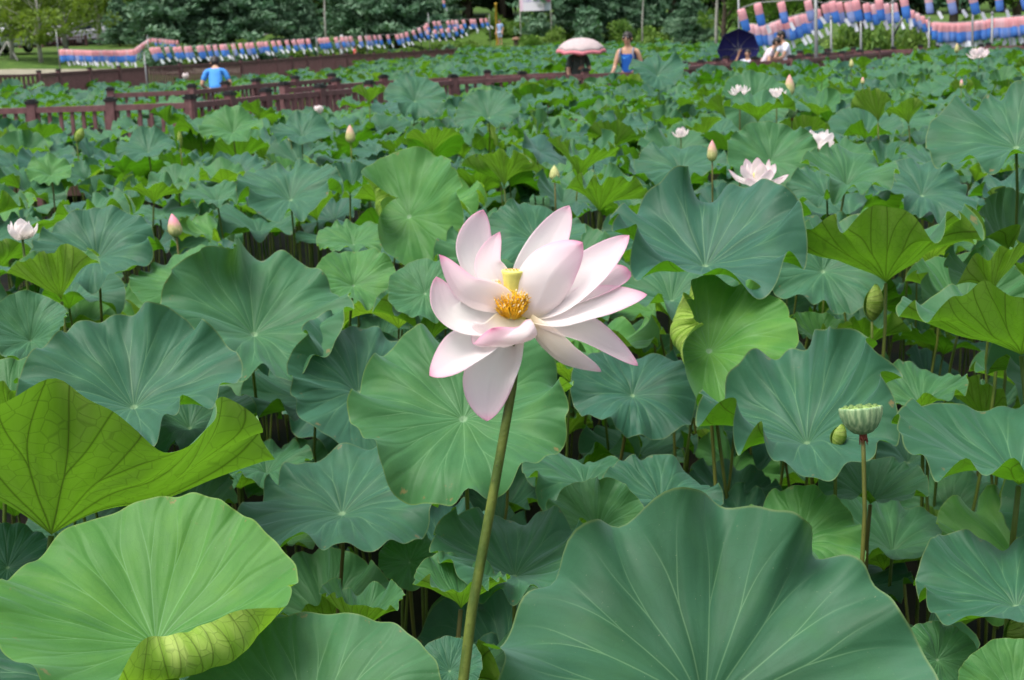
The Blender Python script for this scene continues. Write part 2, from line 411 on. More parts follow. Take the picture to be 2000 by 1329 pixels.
# the leaves one can point at: x, y of the leaf's centre in the photo, radius in photo px, depth in m,
# tilt to the viewer, tilt to the right, cup at centre, cup at rim, ruffle, tint, seed, options, label
H = [
 (305, 1262, 322, 2.02, 17, 2, 26, 22, .20, .80, 3, dict(curls=[(305, 34, 175, .62), (262, 10, -60, .7)], pleat=.6, lo=3, hi=9, lob=.5), 'large fresh green lotus leaf with its near lip rolled up, above the bottom left corner'),
 (610, 1455, 290, 1.92, 36, -4, 18, 0, .18, .34, 4, dict(pleat=.4), 'smooth deep green leaf rising from the bottom edge left of the big flower stem'),
 (1375, 1390, 445, 1.80, 42, 15, 22, 2, .46, .20, 8, dict(fold=.30, fdir=60, pleat=.7, curls=[(150, 16, -55, .35), (170, 12, 50, .4)]), 'largest blue green lotus leaf filling the bottom right, with forking pale veins'),
 (100, 1045, 480, 2.65, -19, 6, 29, 24, .27, .46, 12, dict(curls=[(338, 18, 34, .5)], lo=4, hi=9, lob=.25), 'upturned lotus leaf at the left edge showing its dark veined yellow green underside'),
 (262, 800, 222, 3.15, 24, 4, 32, 14, .36, .12, 21, dict(fold=.15, fdir=80), 'broad blue green leaf behind the upturned veined underside at the left edge'),
 (496, 657, 205, 3.95, 28, 16, 30, 16, .42, .26, 22, dict(fold=.2, fdir=110, curls=[(120, 14, 60, .3), (100, 12, -50, .4)]), 'tilted blue green leaf whose pale centre sits low right, above the dark stem gap'),
 (905, 822, 233, 2.95, 32, 0, 24, 0, .58, .42, 31, dict(lob=.7, curls=[(250, 14, -45, .4), (225, 12, 40, .5)]), 'round mid green leaf with pale centre directly behind the big flower and its stem'),
 (700, 770, 172, 3.85, 30, 30, 24, 4, .36, .10, 33, dict(fold=.2, fdir=45), 'blue green leaf hanging over to the left of the round leaf behind the big flower'),
 (668, 1006, 196, 3.35, 14, 0, 18, 2, .46, .10, 41, dict(), 'dark shaded blue green leaf with ruffled edge below the round leaf'),
 (568, 394, 114, 6.5, 22, 0, 30, 8, .46, .12, 43, dict(), 'open bowl shaped blue green leaf on a straight stem left of the folded leaf'),
 (800, 425, 138, 5.4, 44, -20, 22, 6, .36, .62, 47, dict(curls=[(190, 66, 165, .18)], fold=.3, fdir=30), 'tall light green leaf with its left side folded over to a pale rim'),
 (1377, 526, 226, 3.90, 18, 0, 34, 18, .44, .06, 51, dict(curls=[(80, 10, -60, .35), (100, 9, 50, .4)]), 'large blue green bowl shaped leaf just right of the big flower'),
 (1385, 688, 168, 3.65, 40, -6, 22, 6, .34, .92, 53, dict(curls=[(168, 70, 165, .16)], pleat=.6), 'bright yellow green leaf with its left rim curled in like a scroll'),
 (1607, 533, 126, 4.7, 38, 0, 26, 2, .50, .14, 57, dict(), 'blue green leaf with small white centre below the spiky ruffled leaf on the right'),
 (1730, 552, 212, 4.0, -8, 0, 36, 29, .42, .30, 61, dict(), 'funnel shaped leaf seen from below on a thick stem at the right'),
 (1995, 694, 255, 3.15, -12, -4, 30, 26, .36, .36, 65, dict(lo=3, hi=9), 'wide upturned leaf at the right edge with a smooth yellow green underside'),
 (1577, 872, 240, 3.25, 16, -16, 40, 26, .50, .10, 68, dict(fold=.2, fdir=20), 'big wavy blue green leaf leaning behind the green seed pod'),
 (1990, 948, 262, 2.85, 2, 4, 32, 12, .46, .10, 71, dict(), 'wavy blue green leaf at the right edge beside the green seed pod stem'),
 (1985, 1190, 208, 2.6, 3, -8, 32, 14, .36, .12, 73, dict(), 'blue green leaf at the right edge, low, with a small side lobe'),
 (1165, 1040, 112, 3.1, 30, -14, 34, 22, .26, .46, 76, dict(), 'small plain green leaf standing between the flower stem and the largest leaf'),
 (1005, 1130, 180, 2.9, 8, 6, 34, 14, .50, .16, 78, dict(), 'ruffled blue green leaf crossed by the big flower stem, low centre'),
 (700, 1240, 118, 2.75, -8, 8, 58, 34, .30, .42, 81, dict(), 'small upturned leaf with dark underside veins right of the rolled lip leaf'),
 (1290, 985, 125, 3.5, 14, 10, 30, -4, .36, .08, 84, dict(), 'dim blue green leaf peeping out behind the top of the largest leaf'),
 (1560, 1065, 128, 3.05, 26, 6, 34, -4, .42, .62, 86, dict(fold=.35, fdir=60), 'folded light green leaf behind the right shoulder of the largest leaf'),
 (1235, 775, 125, 3.9, 32, 6, 26, -8, .30, .04, 88, dict(), 'dark blue green leaf in shade below the flower petals on the right'),
 (1985, 292, 170, 4.4, 26, -16, 28, 10, .36, .12, 90, dict(fold=.25, fdir=60), 'large pale blue green leaf rising high at the right edge'),
 (1650, 372, 112, 5.6, 18, 10, 52, 4, .40, .34, 92, dict(), 'wavy leaf with bright underside rim right of the pink tipped flower'),
 (1800, 385, 105, 6.0, 26, 8, 26, -6, .40, .12, 94, dict(), 'flat pale blue green leaf to the right of the wavy bright rimmed leaf'),
 (1505, 318, 92, 6.6, 44, -8, 28, 12, .30, .40, 96, dict(), 'upright green leaf behind the flower with pink tips'),
 (985, 368, 84, 7.2, -10, 0, 62, 34, .42, .42, 98, dict(), 'fan shaped leaf seen from below on a reddish stem behind the flower'),
 (1130, 348, 96, 7.6, -4, 12, 56, 28, .44, .38, 99, dict(), 'green leaf turned up behind the yellow green bud'),
 (1170, 415, 112, 6.0, 0, 4, 50, 20, .46, .34, 101, dict(), 'upturned leaf with a glaucous left rim, above the right hand petals'),
 (455, 262, 66, 9.0, 26, 0, 36, 0, .38, .48, 103, dict(), 'light green cupped leaf in front of the brown railing'),
 (845, 300, 70, 8.4, -4, 0, 54, 30, .42, .42, 105, dict(), 'bright green upturned leaf left of centre in the middle distance'),
 (190, 510, 125, 4.9, 30, 8, 34, 0, .34, .14, 107, dict(), 'blue green leaf right of the open white flower'),
 (120, 588, 118, 4.5, -8, -6, 60, 36, .36, .46, 109, dict(), 'upturned leaf with yellow green underside below the open white flower'),
 (60, 668, 98, 4.0, 36, 10, 46, 20, .16, .26, 111, dict(), 'deep green cup shaped leaf at the left edge'),
 (20, 830, 150, 3.3, 0, 14, 56, 30, .34, .40, 113, dict(), 'dark veined leaf underside behind the upturned leaf at the left edge'),
 (360, 560, 105, 4.8, 34, -6, 26, -4, .40, .52, 115, dict(fold=.25, fdir=20), 'rumpled light green leaf below the pink bud'),
 (690, 560, 88, 4.7, 34, 12, 34, 4, .34, .60, 117, dict(), 'light green leaf with folded tip left of the uppermost left petal'),
 (1045, 470, 100, 5.0, 34, 0, 22, -4, .34, .18, 119, dict(), 'dark smooth leaf seen between the two upright petal groups'),
 (830, 575, 78, 4.4, 40, 0, 22, 2, .22, .36, 121, dict(), 'plain green leaf directly behind the left petals of the big flower'),
 (1940, 575, 120, 3.9, -8, -10, 56, 30, .40, .44, 123, dict(), 'brownish green leaf underside at the right edge above the wide upturned leaf'),
 (1800, 800, 112, 3.7, 6, -6, 46, 10, .30, .32, 125, dict(), 'dark green drooping leaf between the green seed pod and the right edge'),
 (1600, 668, 74, 4.2, 8, 0, 44, 26, .36, .72, 127, dict(), 'small yellow green leaf right of the scroll rimmed leaf'),
 (1700, 985, 118, 3.3, 8, 4, 44, 14, .36, .22, 129, dict(), 'low dark leaf seen from the side behind the seed pod stem'),
 (878, 1312, 72, 2.6, 36, 0, 26, -4, .18, .14, 131, dict(), 'small dark leaf at the bottom edge behind the flower stem'),
 (1058, 1335, 62, 2.2, 34, 0, 20, -4, .2, .30, 133, dict(), 'small light green leaf top at the bottom edge right of the flower stem'),
 (1830, 1290, 82, 2.6, 42, 18, 20, -4, .24, .34, 135, dict(), 'green leaf slipping under the right end of the largest leaf'),
 (1985, 1365, 120, 2.0, 44, -10, 18, -2, .16, .66, 137, dict(), 'bright green leaf corner in the bottom right corner'),
 (15, 1110, 95, 2.9, 40, 20, 24, -4, .24, .06, 139, dict(), 'slate blue leaf edge at the left edge above the rolled lip leaf'),
 (520, 930, 100, 3.7, 10, 8, 40, 6, .34, .26, 141, dict(), 'dark leaf under the right tip of the upturned veined leaf'),
 (800, 1100, 66, 3.3, 34, 6, 26, -2, .2, .36, 143, dict(), 'small light leaf tucked left of the ruffled leaf behind the stem'),
 (120, 1335, 190, 2.5, 20, 0, 20, -6, .3, .08, 145, dict(), 'slate blue leaf beneath the rolled lip leaf at the bottom left'),
 (900, 1190, 120, 2.75, -4, 6, 50, 24, .34, .34, 147, dict(), 'deep green upturned leaf under the ruffled leaf behind the stem'),
 (1775, 245, 62, 9.0, -10, -8, 60, 34, .40, .42, 149, dict(), 'fan shaped bright green underside on a short yellow stem, right side middle distance'),
 (1715, 240, 74, 9.3, -14, 4, 62, 34, .44, .40, 151, dict(), 'wide bright green fan underside left of the other fan shaped leaf'),
 (1480, 240, 84, 8.2, 4, 0, 52, 14, .46, .30, 153, dict(), 'broad jagged green leaf below the upright navy shaded leaf'),
 (1475, 205, 74, 9.4, 46, 0, 24, 2, .2, .32, 155, dict(), 'upright smooth dark green leaf below the two white flowers'),
 (810, 200, 66, 11.5, 34, 4, 32, 0, .34, .16, 157, dict(), 'pale blue green leaf just in front of the end of the brown railing'),
 (955, 232, 70, 10.2, 32, -4, 32, -2, .36, .18, 159, dict(), 'pale blue green bowl leaf in the middle distance above the big flower'),
 (722, 205, 48, 12.5, -6, 0, 60, 34, .46, .40, 161, dict(), 'jagged green underside in front of the brown railing posts'),
 (1285, 150, 60, 14.5, 28, 0, 34, 0, .34, .10, 163, dict(), 'pale leaf covering the right hip of the man in the blue tank top'),
 (1330, 340, 95, 7.4, 20, -6, 34, -4, .40, .12, 165, dict(), 'blue green leaf left of the stem of the pink tipped bud'),
 (590, 270, 68, 9.6, 22, 6, 34, -2, .40, .14, 167, dict(), 'blue green leaf left of the cream bud with a pink tip'),
 (290, 300, 66, 9.2, 22, 0, 34, -2, .40, .14, 169, dict(), 'blue green leaf below the thickest railing post'),
 (100, 345, 52, 8.8, 26, 4, 36, 4, .36, .70, 171, dict(), 'light green leaf with one rolled edge in the left middle distance'),
 (300, 400, 78, 6.9, -2, 8, 50, 20, .44, .42, 173, dict(), 'half turned up green leaf on a slanting stem above the pink bud'),
 (425, 400, 72, 6.8, 10, 0, 40, 4, .42, .24, 175, dict(), 'blue green leaf between the slanting stem and the bowl shaped leaf'),
 (690, 480, 72, 5.4, 20, 0, 30, 0, .3, .48, 177, dict(), 'green leaf under the folded pale rimmed leaf'),
]
HRNG = random.Random(5)
for (px, py, rp, d, a, b, c0, c1, rf, ti, sd_, opt, lab) in H:
    P = at(px, py, d); Rm = rp / F * d
    nr, na = (44, 200) if rp > 150 else (30, 144)
    fr = leaf_frame(a, b)
    me = blade_mesh(Rm, cup0=c0, cup1=c1, ruf=rf * 1.25, seed=sd_, tint=ti, nr=nr, na=na, **opt)
    th_ = 0.0068 if rp > 250 else 0.0055
    put_leaf(P, Rm, fr, me, lab, None, (th_ * 0.85, th_), rng=HRNG)
    # visible middle of the leaf, pushed up the picture by its tilt and cup
    LEAVES.append((px, py - rp * (0.35 if a > 5 else 0.45), rp, d, P, Rm))
# ---------------------------------------------------------------- the big flower
FD = 1.62
UN = FD / F / 2.828                                  # metres per working unit (units: a 2.828 x enlargement of the flower)
def zp(x, y, z=0.0):
    q = ray(800 + x / 2.828, 380 + y / 2.828)
    return CAM + q * (FD - z * UN)
fbx = zp(560, 1329 * 1.0) # placeholder for the stem line
FL_LABEL = 'big open pale pink lotus flower on a tall curved stem, in focus at the centre'
stem_px = [(1007, 668, 0), (1006, 700, 0), (1000, 760, 0), (984, 850, .0), (966, 950, .0), (944, 1070, .0), (922, 1190, .0), (905, 1329, .0), (893, 1450, 0), (884, 1600, 0), (880, 1760, 0)]
SP = [at(x, y, FD) for x, y, _ in stem_px]
# the stalk runs on down to the mud
while SP[-1].z > -0.03:
    dlt = SP[-1] - SP[-2]; SP.append(SP[-1] + Vector((dlt.x * .6, 0.004, dlt.z)))
fbase = SP[-1].copy()
flower = empty('lotus_flower', fbase, FL_LABEL, 'lotus flower')
mb = MB(); k = len(SP)
mb.tube([p - fbase for p in SP], [0.0048 + 0.0015 * min(1, i / 8) for i in range(k)], 16)
st = mb.build('stem', M_STEM, flower, True)

def catmull(P, ts):
    n = len(P); out = []
    for t in ts:
        x = t * (n - 1); i = min(int(x), n - 2); f = x - i
        p0 = P[max(i - 1, 0)]; p1 = P[i]; p2 = P[i + 1]; p3 = P[min(i + 2, n - 1)]
        out.append(0.5 * ((2 * p1) + (p2 - p0) * f + (2 * p0 - 5 * p1 + 4 * p2 - p3) * f * f + (3 * p1 - p0 - 3 * p2 + p3) * f ** 3))
    return out

def petal_arrays(spine, nh, w, cup, nt=40, nw=22, base_w=0.34, peak=0.55, tipp=1.0, seed=0, rip=0.02, twist=0.0, edge_in=0.0, side=None):
    """spine: Vectors base..tip; nh: inner face direction; w: half width; cup: arc angle (deg) of the cross section"""
    rng = np.random.RandomState(seed)
    ts = [i / nt for i in range(nt + 1)]
    C = catmull(spine, ts)
    Cd = [(C[min(i + 1, nt)] - C[max(i - 1, 0)]).normalized() for i in range(nt + 1)]
    V = []; UV = []
    p1, p2, p3 = rng.uniform(0, 6.28, 3)
    for i, t in enumerate(ts):
        tg = Cd[i]; n = Vector(nh)
        n = (n - tg * n.dot(tg)).normalized(); sdv = tg.cross(n).normalized()
        if side is not None: sdv = (Vector(side) - tg * Vector(side).dot(tg)).normalized(); n = sdv.cross(tg).normalized()
        tw = R(twist) * (t - .4)
        sdv = (sdv * math.cos(tw) + n * math.sin(tw)); n = sdv.cross(tg).normalized()
        if t < peak: ww = base_w + (1 - base_w) * math.sin(math.pi / 2 * (t / peak)) ** 1.15
        else:
            q = (t - peak) / (1 - peak); ww = (1 - q ** 2.3) ** (1.0 * tipp)
        ww *= w
        al = R(cup) * (0.75 + 0.35 * math.sin(math.pi * min(1, t * 1.1)))
        for j in range(nw + 1):
            u = -1 + 2 * j / nw
            a = u * al
            if al > 1e-3: x = math.sin(a) / math.sin(min(al, 1.5)) if al < 1.5 else math.sin(a); h = (1 - math.cos(a)) / max(al, .2)
            else: x = u; h = 0
            h += edge_in * abs(u) ** 4
            r = rip * math.sin(5 * u + 7 * t + p1) * math.sin(9 * t + p2) + rip * .6 * abs(u) ** 2 * math.sin(17 * t + p3 + u * 2)
            cen = -0.035 * math.exp(-(u / 0.10) ** 2) * math.sin(math.pi * t)       # mid crease
            V.append(C[i] + sdv * (x * ww) + n * ((h + cen) * ww + r * w)); UV.append((u, t))
    q = nw + 1
    Fq = [(i * q + j, i * q + j + 1, (i + 1) * q + j + 1, (i + 1) * q + j) for i in range(nt) for j in range(nw)]
    return np.array([tuple(p) for p in V]), np.array(Fq), np.array(UV)

def petal_obj(parent, org, spine, nh, w, cup, pink, cream, flip=False, label=None, **kw):
    V, Fq, UV = petal_arrays(spine, nh, w, cup, **kw)
    V = V - np.array(tuple(org))
    me = np_mesh('petal', V, Fq, [M_PETAL], UV, {'pink': np.full(len(V), pink), 'cream': np.full(len(V), cream)})
    o = bpy.data.objects.new('petal', me); link(o, parent)
    if label: o['label'] = label
    so_ = o.modifiers.new('thickness', 'SOLIDIFY'); so_.thickness = 0.0005; so_.offset = 0
    return o

def V3(x, y, z): return (rt * x + up * y - fwd * z)       # flower axes: right, up, towards the viewer
# spine points (x, y, depth towards viewer), inner-face hint (right, up, viewer), half width, cup, pink, cream, options
PET = [
 ([(560,640,0),(455,520,-55),(350,300,-95),(405,85,-70)], (.35,.15,1), 96, 42, .55, .0, dict(peak=.58)),
 ([(575,640,10),(520,520,-5),(445,380,-15),(498,207,0)], (-.5,.1,1), 76, 40, .6, .0, dict(peak=.52, tipp=1.15)),
 ([(570,665,10),(470,625,60),(290,540,95),(163,333,70)], (.5,.6,-.7), 108, 50, .85, .0, dict(peak=.42, base_w=.55)),
 ([(560,690,0),(400,700,15),(210,650,10),(148,455,-20)], (.55,.45,.75), 118, 48, .6, .03, dict(peak=.50, base_w=.5)),
 ([(610,630,-20),(660,460,-70),(775,270,-100),(882,62,-80)], (-.25,.1,1), 92, 40, .45, .0, dict(peak=.56)),
 ([(662,690,30),(724,575,85),(806,412,110),(956,265,75)], (-.45,-.2,-1), 130, 50, .75, .0, dict(peak=.50, base_w=.5)),
 ([(660,665,-10),(800,600,-30),(1010,430,-40),(1213,226,-30)], (-.5,.45,.9), 114, 46, .5, .0, dict(peak=.52)),
 ([(660,670,-40),(830,600,-80),(1020,520,-100),(1222,430,-90)], (-.3,1,.75), 112, 30, .7, .0, dict(peak=.66, tipp=.55)),
 ([(670,680,15),(830,680,40),(1040,625,55),(1312,553,40)], (-.1,1,.85), 126, 44, .6, .0, dict(peak=.50, base_w=.45)),
 ([(665,690,0),(810,728,20),(1005,790,30),(1262,945,20)], (.25,1,.75), 112, 36, .55, .02, dict(peak=.50)),
 ([(650,700,20),(735,815,55),(860,915,70),(1058,978,60)], (.5,.85,-.55), 104, 44, .3, .55, dict(peak=.46, base_w=.5)),
 ([(575,690,30),(548,800,90),(520,836,150),(488,812,200),(460,738,220)], (.1,.75,-.62), 158, 72, .95, .0, dict(peak=.5, base_w=.5, side=V3(-1, -.05, 0))),
 ([(560,710,10),(430,800,50),(270,900,70),(110,1000,60)], (-.35,.7,.85), 124, 36, .62, .02, dict(peak=.55, base_w=.5)),
 ([(585,720,0),(520,860,5),(440,1040,10),(427,1253,25)], (-.2,.25,1), 122, 34, .55, .02, dict(peak=.58, base_w=.4)),
]
for i, (sp_, nh, w_, cu, pk, cr, op) in enumerate(PET):
    spine = [zp(*p) for p in sp_]
    petal_obj(flower, fbase, spine, V3(*nh), w_ * UN * 1.20, cu, pk, cr, seed=100 + i, **op)

M_RECEP = plain('receptacle_green', (0.74, 0.68, 0.16), 0.45, 0.4, 0.12, 60)
M_RECTOP = plain('receptacle_top', (0.55, 0.56, 0.12), 0.5, 0.4, 0.1, 90)
M_SEEDTIP = plain('seed_tip', (0.55, 0.16, 0.03), 0.5, 0.4, 0.1, 90)
M_STAMEN = plain('stamen_yellow', (0.92, 0.52, 0.02), 0.5, 0.3, 0.15, 200)
M_ANTHER = plain('stamen_tip', (0.88, 0.78, 0.50), 0.5, 0.3, 0.1, 200)
# seed cone, standing up out of the stamens and leaning slightly to the viewer
ax = (V3(.02, 1, .20)).normalized(); xx = (V3(1, 0, 0) - ax * V3(1, 0, 0).dot(ax)).normalized(); yy = ax.cross(xx)
RM = Matrix((xx, yy, ax)).transposed()
cb_ = zp(568, 640, 22) - fbase; ct = zp(584, 418, 10) - fbase; hgt = (ct - cb_).length
MM = RM.to_4x4(); MM.translation = cb_
mb = MB()
mb.ball(zp(604, 690, -20) - fbase, 40*UN, 16); mb.lathe([(26*UN, -hgt*.2), (30*UN, 0), (40*UN, hgt*.3), (51*UN, hgt*.65), (61*UN, hgt*.9), (65*UN, hgt*.97), (62*UN, hgt*1.0), (0.0002, hgt*1.005)], 32, MM, wob=lambda a, i: .015 * math.sin(9 * a))
rec = mb.build('receptacle', M_RECEP, flower, True)
mb = MB(); rg = random.Random(3)
for ring, cnt in ((0, 1), (22, 7), (42, 12)):
    for q in range(cnt):
        a = 6.283 * q / cnt + ring
        c = MM @ Vector((ring*UN*math.cos(a), ring*UN*math.sin(a), hgt*1.0 + 1.5*UN)); mb.ball(c, 3.6*UN, 8)
mb.build('stigma', M_SEEDTIP, rec, True)
mb = MB(); mb.mi = 0
for q in range(620):
    a = rg.uniform(0, 6.283); h0 = rg.uniform(-.22, .18); ln_ = rg.uniform(78, 118) * (1 + .25 * max(0, -math.cos(a))) * (1 - .22 * max(0, -math.sin(a))) * UN; out_ = rg.uniform(.35, 1.3)
    b0 = MM @ Vector((30*UN*math.cos(a), 30*UN*math.sin(a), hgt*h0))
    dr = (RM @ Vector((math.cos(a)*out_, math.sin(a)*out_, 1.0))).normalized()
    mid = b0 + dr * ln_ * .5 + (RM @ Vector((math.cos(a), math.sin(a), -.2))) * ln_ * .10
    e_ = b0 + dr * ln_
    mb.tube([b0, mid, e_], [1.7*UN, 1.7*UN, 3.0*UN], 5, 0)
    e2 = e_ + (dr + Vector((rg.uniform(-.6,.6), rg.uniform(-.6,.6), rg.uniform(-.2,.6)))).normalized() * 15 * UN
    mb.tube([e_, e2], [3.0*UN, 2.2*UN], 5, 1 if q % 3 == 0 else 0)
mb.build('stamen_tuft', [M_STAMEN, M_ANTHER], flower, True)
LEAVES.append((1045, 600, 215, FD, zp(590, 600), .13))

# ---------------------------------------------------------------- other flowers, buds and pods
def lotus(px, py, d, size, label, n=14, open_=0.6, pink=0.3, cream=0.05, lean=(0, 0), seed=1, tiltv=0.0, spread=None, wid=.40, group=None, recep=True):
    """size = petal length in m; open_ 0 closed .. 1 flat"""
    rg = random.Random(seed); P = at(px, py, d)
    base = Vector((P.x + lean[0], P.y + lean[1], -0.03))
    e = empty('lotus_flower', base, label, 'lotus flower', group)
    s_ = stem_mesh(stem_points(P, Vector((0, 0, 1)), base), 0.0042, 0.006, base); s_.parent = e
    O = P
    Q = Matrix.Rotation(tiltv, 3, 'X') @ Matrix.Rotation(rg.uniform(0, 6.28), 3, 'Z')
    layers = [(n // 3, .80, .45), (n // 3, .95, .75), (n - 2 * (n // 3), 1.0, 1.05)]
    for (cnt, ls, oo) in layers:
        off = rg.uniform(0, 6.28)
        for q in range(cnt):
            a = off + 6.283 * q / cnt + rg.uniform(-.18, .18); el = R(88 - 78 * open_ * oo + rg.uniform(-8, 8))
            L = size * ls * rg.uniform(.9, 1.05)
            def pt(t, e2): 
                return Vector((math.cos(a) * math.cos(e2) * L * t, math.sin(a) * math.cos(e2) * L * t, math.sin(e2) * L * t))
            e1 = el - .45; e3 = el + .18
            spine = [O + Q @ (Vector((math.cos(a), math.sin(a), 0)) * size * .06), O + Q @ pt(.35, e1), O + Q @ pt(.72, el - .1), O + Q @ pt(1, e3)]
            nh = Q @ Vector((-math.cos(a) * .8, -math.sin(a) * .8, .8 if el < 1.0 else .3))
            petal_obj(e, base, spine, nh, L * wid * .72, 52, pink, cream, nt=14, nw=8, seed=rg.randint(0, 9999))
    if recep:
        mb = MB(); M4 = Q.to_4x4(); M4.translation = O - base
        mb.lathe([(size*.10, 0), (size*.17, size*.26), (size*.16, size*.28), (0.0003, size*.29)], 12, M4)
        mb.build('receptacle', M_RECEP, e, True)
    return e

M_BUD = None
def bud_material():
    t = NT('bud_skin'); tc = t.n('ShaderNodeTexCoord').outputs['Generated']
    sp = t.n('ShaderNodeSeparateXYZ'); t.put(sp.inputs[0], tc)
    pk = t.n('ShaderNodeAttribute', attribute_type='OBJECT', attribute_name='pink').outputs['Fac']
    nz = t.noise(tc, 6, 3)
    c = t.mix(t.step(nz, .3, .7), (0.34, 0.36, 0.12), (0.50, 0.50, 0.22))
    f = t.math('MULTIPLY', t.step(t.math('ADD', sp.outputs[2], t.math('MULTIPLY', nz, .3)), .45, 1.15), pk)
    c = t.mix(f, c, (0.72, 0.28, 0.34))
    return t.out(t.bsdf(c, .5, .3, t.bump(nz, .2, .004)))
M_BUD = bud_material()
M_POD = None
def bud(px, py, d, h, wd, label, pink=.6, top=None, seed=0, tilt=0.0, cat='flower bud'):
    """px, py: middle of the bud; h, wd in photo px"""
    P = at(px, py, d); hh = h / F * d; ww = wd / F * d; rg = random.Random(seed)
    base = Vector((P.x + rg.uniform(-.05, .05), P.y + rg.uniform(-.03, .05), -0.03))
    e = empty('lotus_bud', base, label, cat)
    bot = P - Vector((0, 0, hh / 2))
    s_ = stem_mesh(stem_points(bot, Vector((0, 0, 1)), base), 0.004, 0.0055, base); s_.parent = e
    mb = MB(); prof = [(.12, 0), (.62, .07), (.92, .2), (1, .36), (.88, .55), (.58, .76), (.26, .91), (.04, 1)]
    M4 = Matrix.Rotation(tilt, 4, 'Y'); M4.translation = bot - base
    mb.lathe([(r * ww / 2, z * hh) for r, z in prof], 24, M4, wob=lambda a, i: .035 * math.sin(5 * a + i * .9))
    o = mb.build('bud_petals', M_BUD, e, True); o['pink'] = pink
    # outer scales hugging the bud
    for q in range(3):
        a = q * 2.1 + seed; mb = MB(); vs = []
        for i, (r, z) in enumerate(prof[:-1]):
            zz = z * .85; wv = math.sin(math.pi * min(1, .15 + z * .9)) * .75
            for j in (-1, -.5, 0, .5, 1):
                b_ = a + j * wv; vs.append(M4 @ Vector((math.cos(b_) * r * ww * .52, math.sin(b_) * r * ww * .52, zz * hh)))
        fs = [(i * 5 + j, i * 5 + j + 1, (i + 1) * 5 + j + 1, (i + 1) * 5 + j) for i in range(len(prof) - 2) for j in range(4)]
        mb.add(vs, fs); s2 = mb.build('bud_scale', M_BUD, e, True); s2['pink'] = pink * .5
        sm_ = s2.modifiers.new('thickness', 'SOLIDIFY'); sm_.thickness = ww * .02
    return e

lotus(44, 468, 4.6, .072, 'open white lotus flower at the left edge', 13, .62, .0, .12, seed=4, wid=.46)
lotus(624, 224, 12.2, .085, 'white cupped flower in front of the brown railing', 14, .34, .05, .15, seed=5, wid=.5)
lotus(1481, 356, 6.0, .135, 'pink tipped white flower above the large blue green bowl shaped leaf', 13, .98, .35, .0, seed=11, wid=.36, tiltv=.1)
lotus(1598, 288, 7.3, .125, 'wide open white flower left of the tall buds on the right', 9, 1.0, .0, .0, seed=17, wid=.50, recep=False)
lotus(1517, 188, 9.1, .075, 'white flower beside the tall grey pink bud', 14, .9, .0, .0, seed=19, wid=.42)
lotus(1445, 184, 9.2, .085, 'white many petalled flower above the upright dark green leaf', 18, .95, .0, .0, seed=23, wid=.26)
lotus(1912, 112, 17.5, .165, 'pale pink flower standing high in front of the right hand lanterns', 18, .9, .25, .0, seed=29, wid=.34)
lotus(1650, 318, 7.2, .065, 'half hidden white petals between two leaves on the right', 7, .75, .5, .0, seed=31, wid=.4, recep=False)
lotus(1686, 322, 7.0, .05, 'small round white bloom with a pink blush, half hidden by its leaf', 8, .2, .5, .2, seed=33, wid=.55, recep=False)
lotus(1330, 268, 9.6, .075, 'fading white flower with drooping petals behind the pink tipped bud', 8, .7, .2, .1, seed=37, wid=.42, recep=False)
lotus(363, 156, 26, .13, 'tiny pale flower beyond the railing left of the stooping man', 10, .4, .1, .2, seed=39, wid=.5)
bud(343, 440, 5.6, 46, 27, 'rose pink bud just opening, with a fallen green petal at its foot', 1.6, seed=2, tilt=-.12)
bud(684, 262, 9.3, 36, 19, 'cream bud with a pink tip on a tall stem, left of centre', .7, seed=3)
bud(1391, 295, 7.0, 42, 20, 'slim bud with a pink tip on a straight stem above the large bowl shaped leaf', .9, seed=5)
bud(1083, 338, 6.6, 30, 20, 'yellow green bud behind the upturned glaucous rimmed leaf', .0, seed=6)
bud(1542, 167, 11.2, 42, 20, 'tall grey pink bud beside a white flower', .8, seed=7)
bud(1462, 150, 13.0, 20, 10, 'small cream bud below the navy umbrella', .4, seed=8)
bud(1663, 124, 16.0, 17, 9, 'little yellow bud below the right hand lanterns', .2, seed=9)
bud(568, 268, 10.0, 20, 11, 'orange cream bud among leaves left of the cream bud', .8, seed=10)
bud(1869, 94, 17.0, 20, 9, 'small bud just left of the pale pink flower', .3, seed=12)
bud(1685, 158, 13.5, 14, 8, 'tiny orange pink bud right of the fan shaped leaves', 1.0, seed=13)
bud(1878, 163, 13.0, 16, 7, 'small rosy bud standing among leaves at the upper right', 1.4, seed=14)

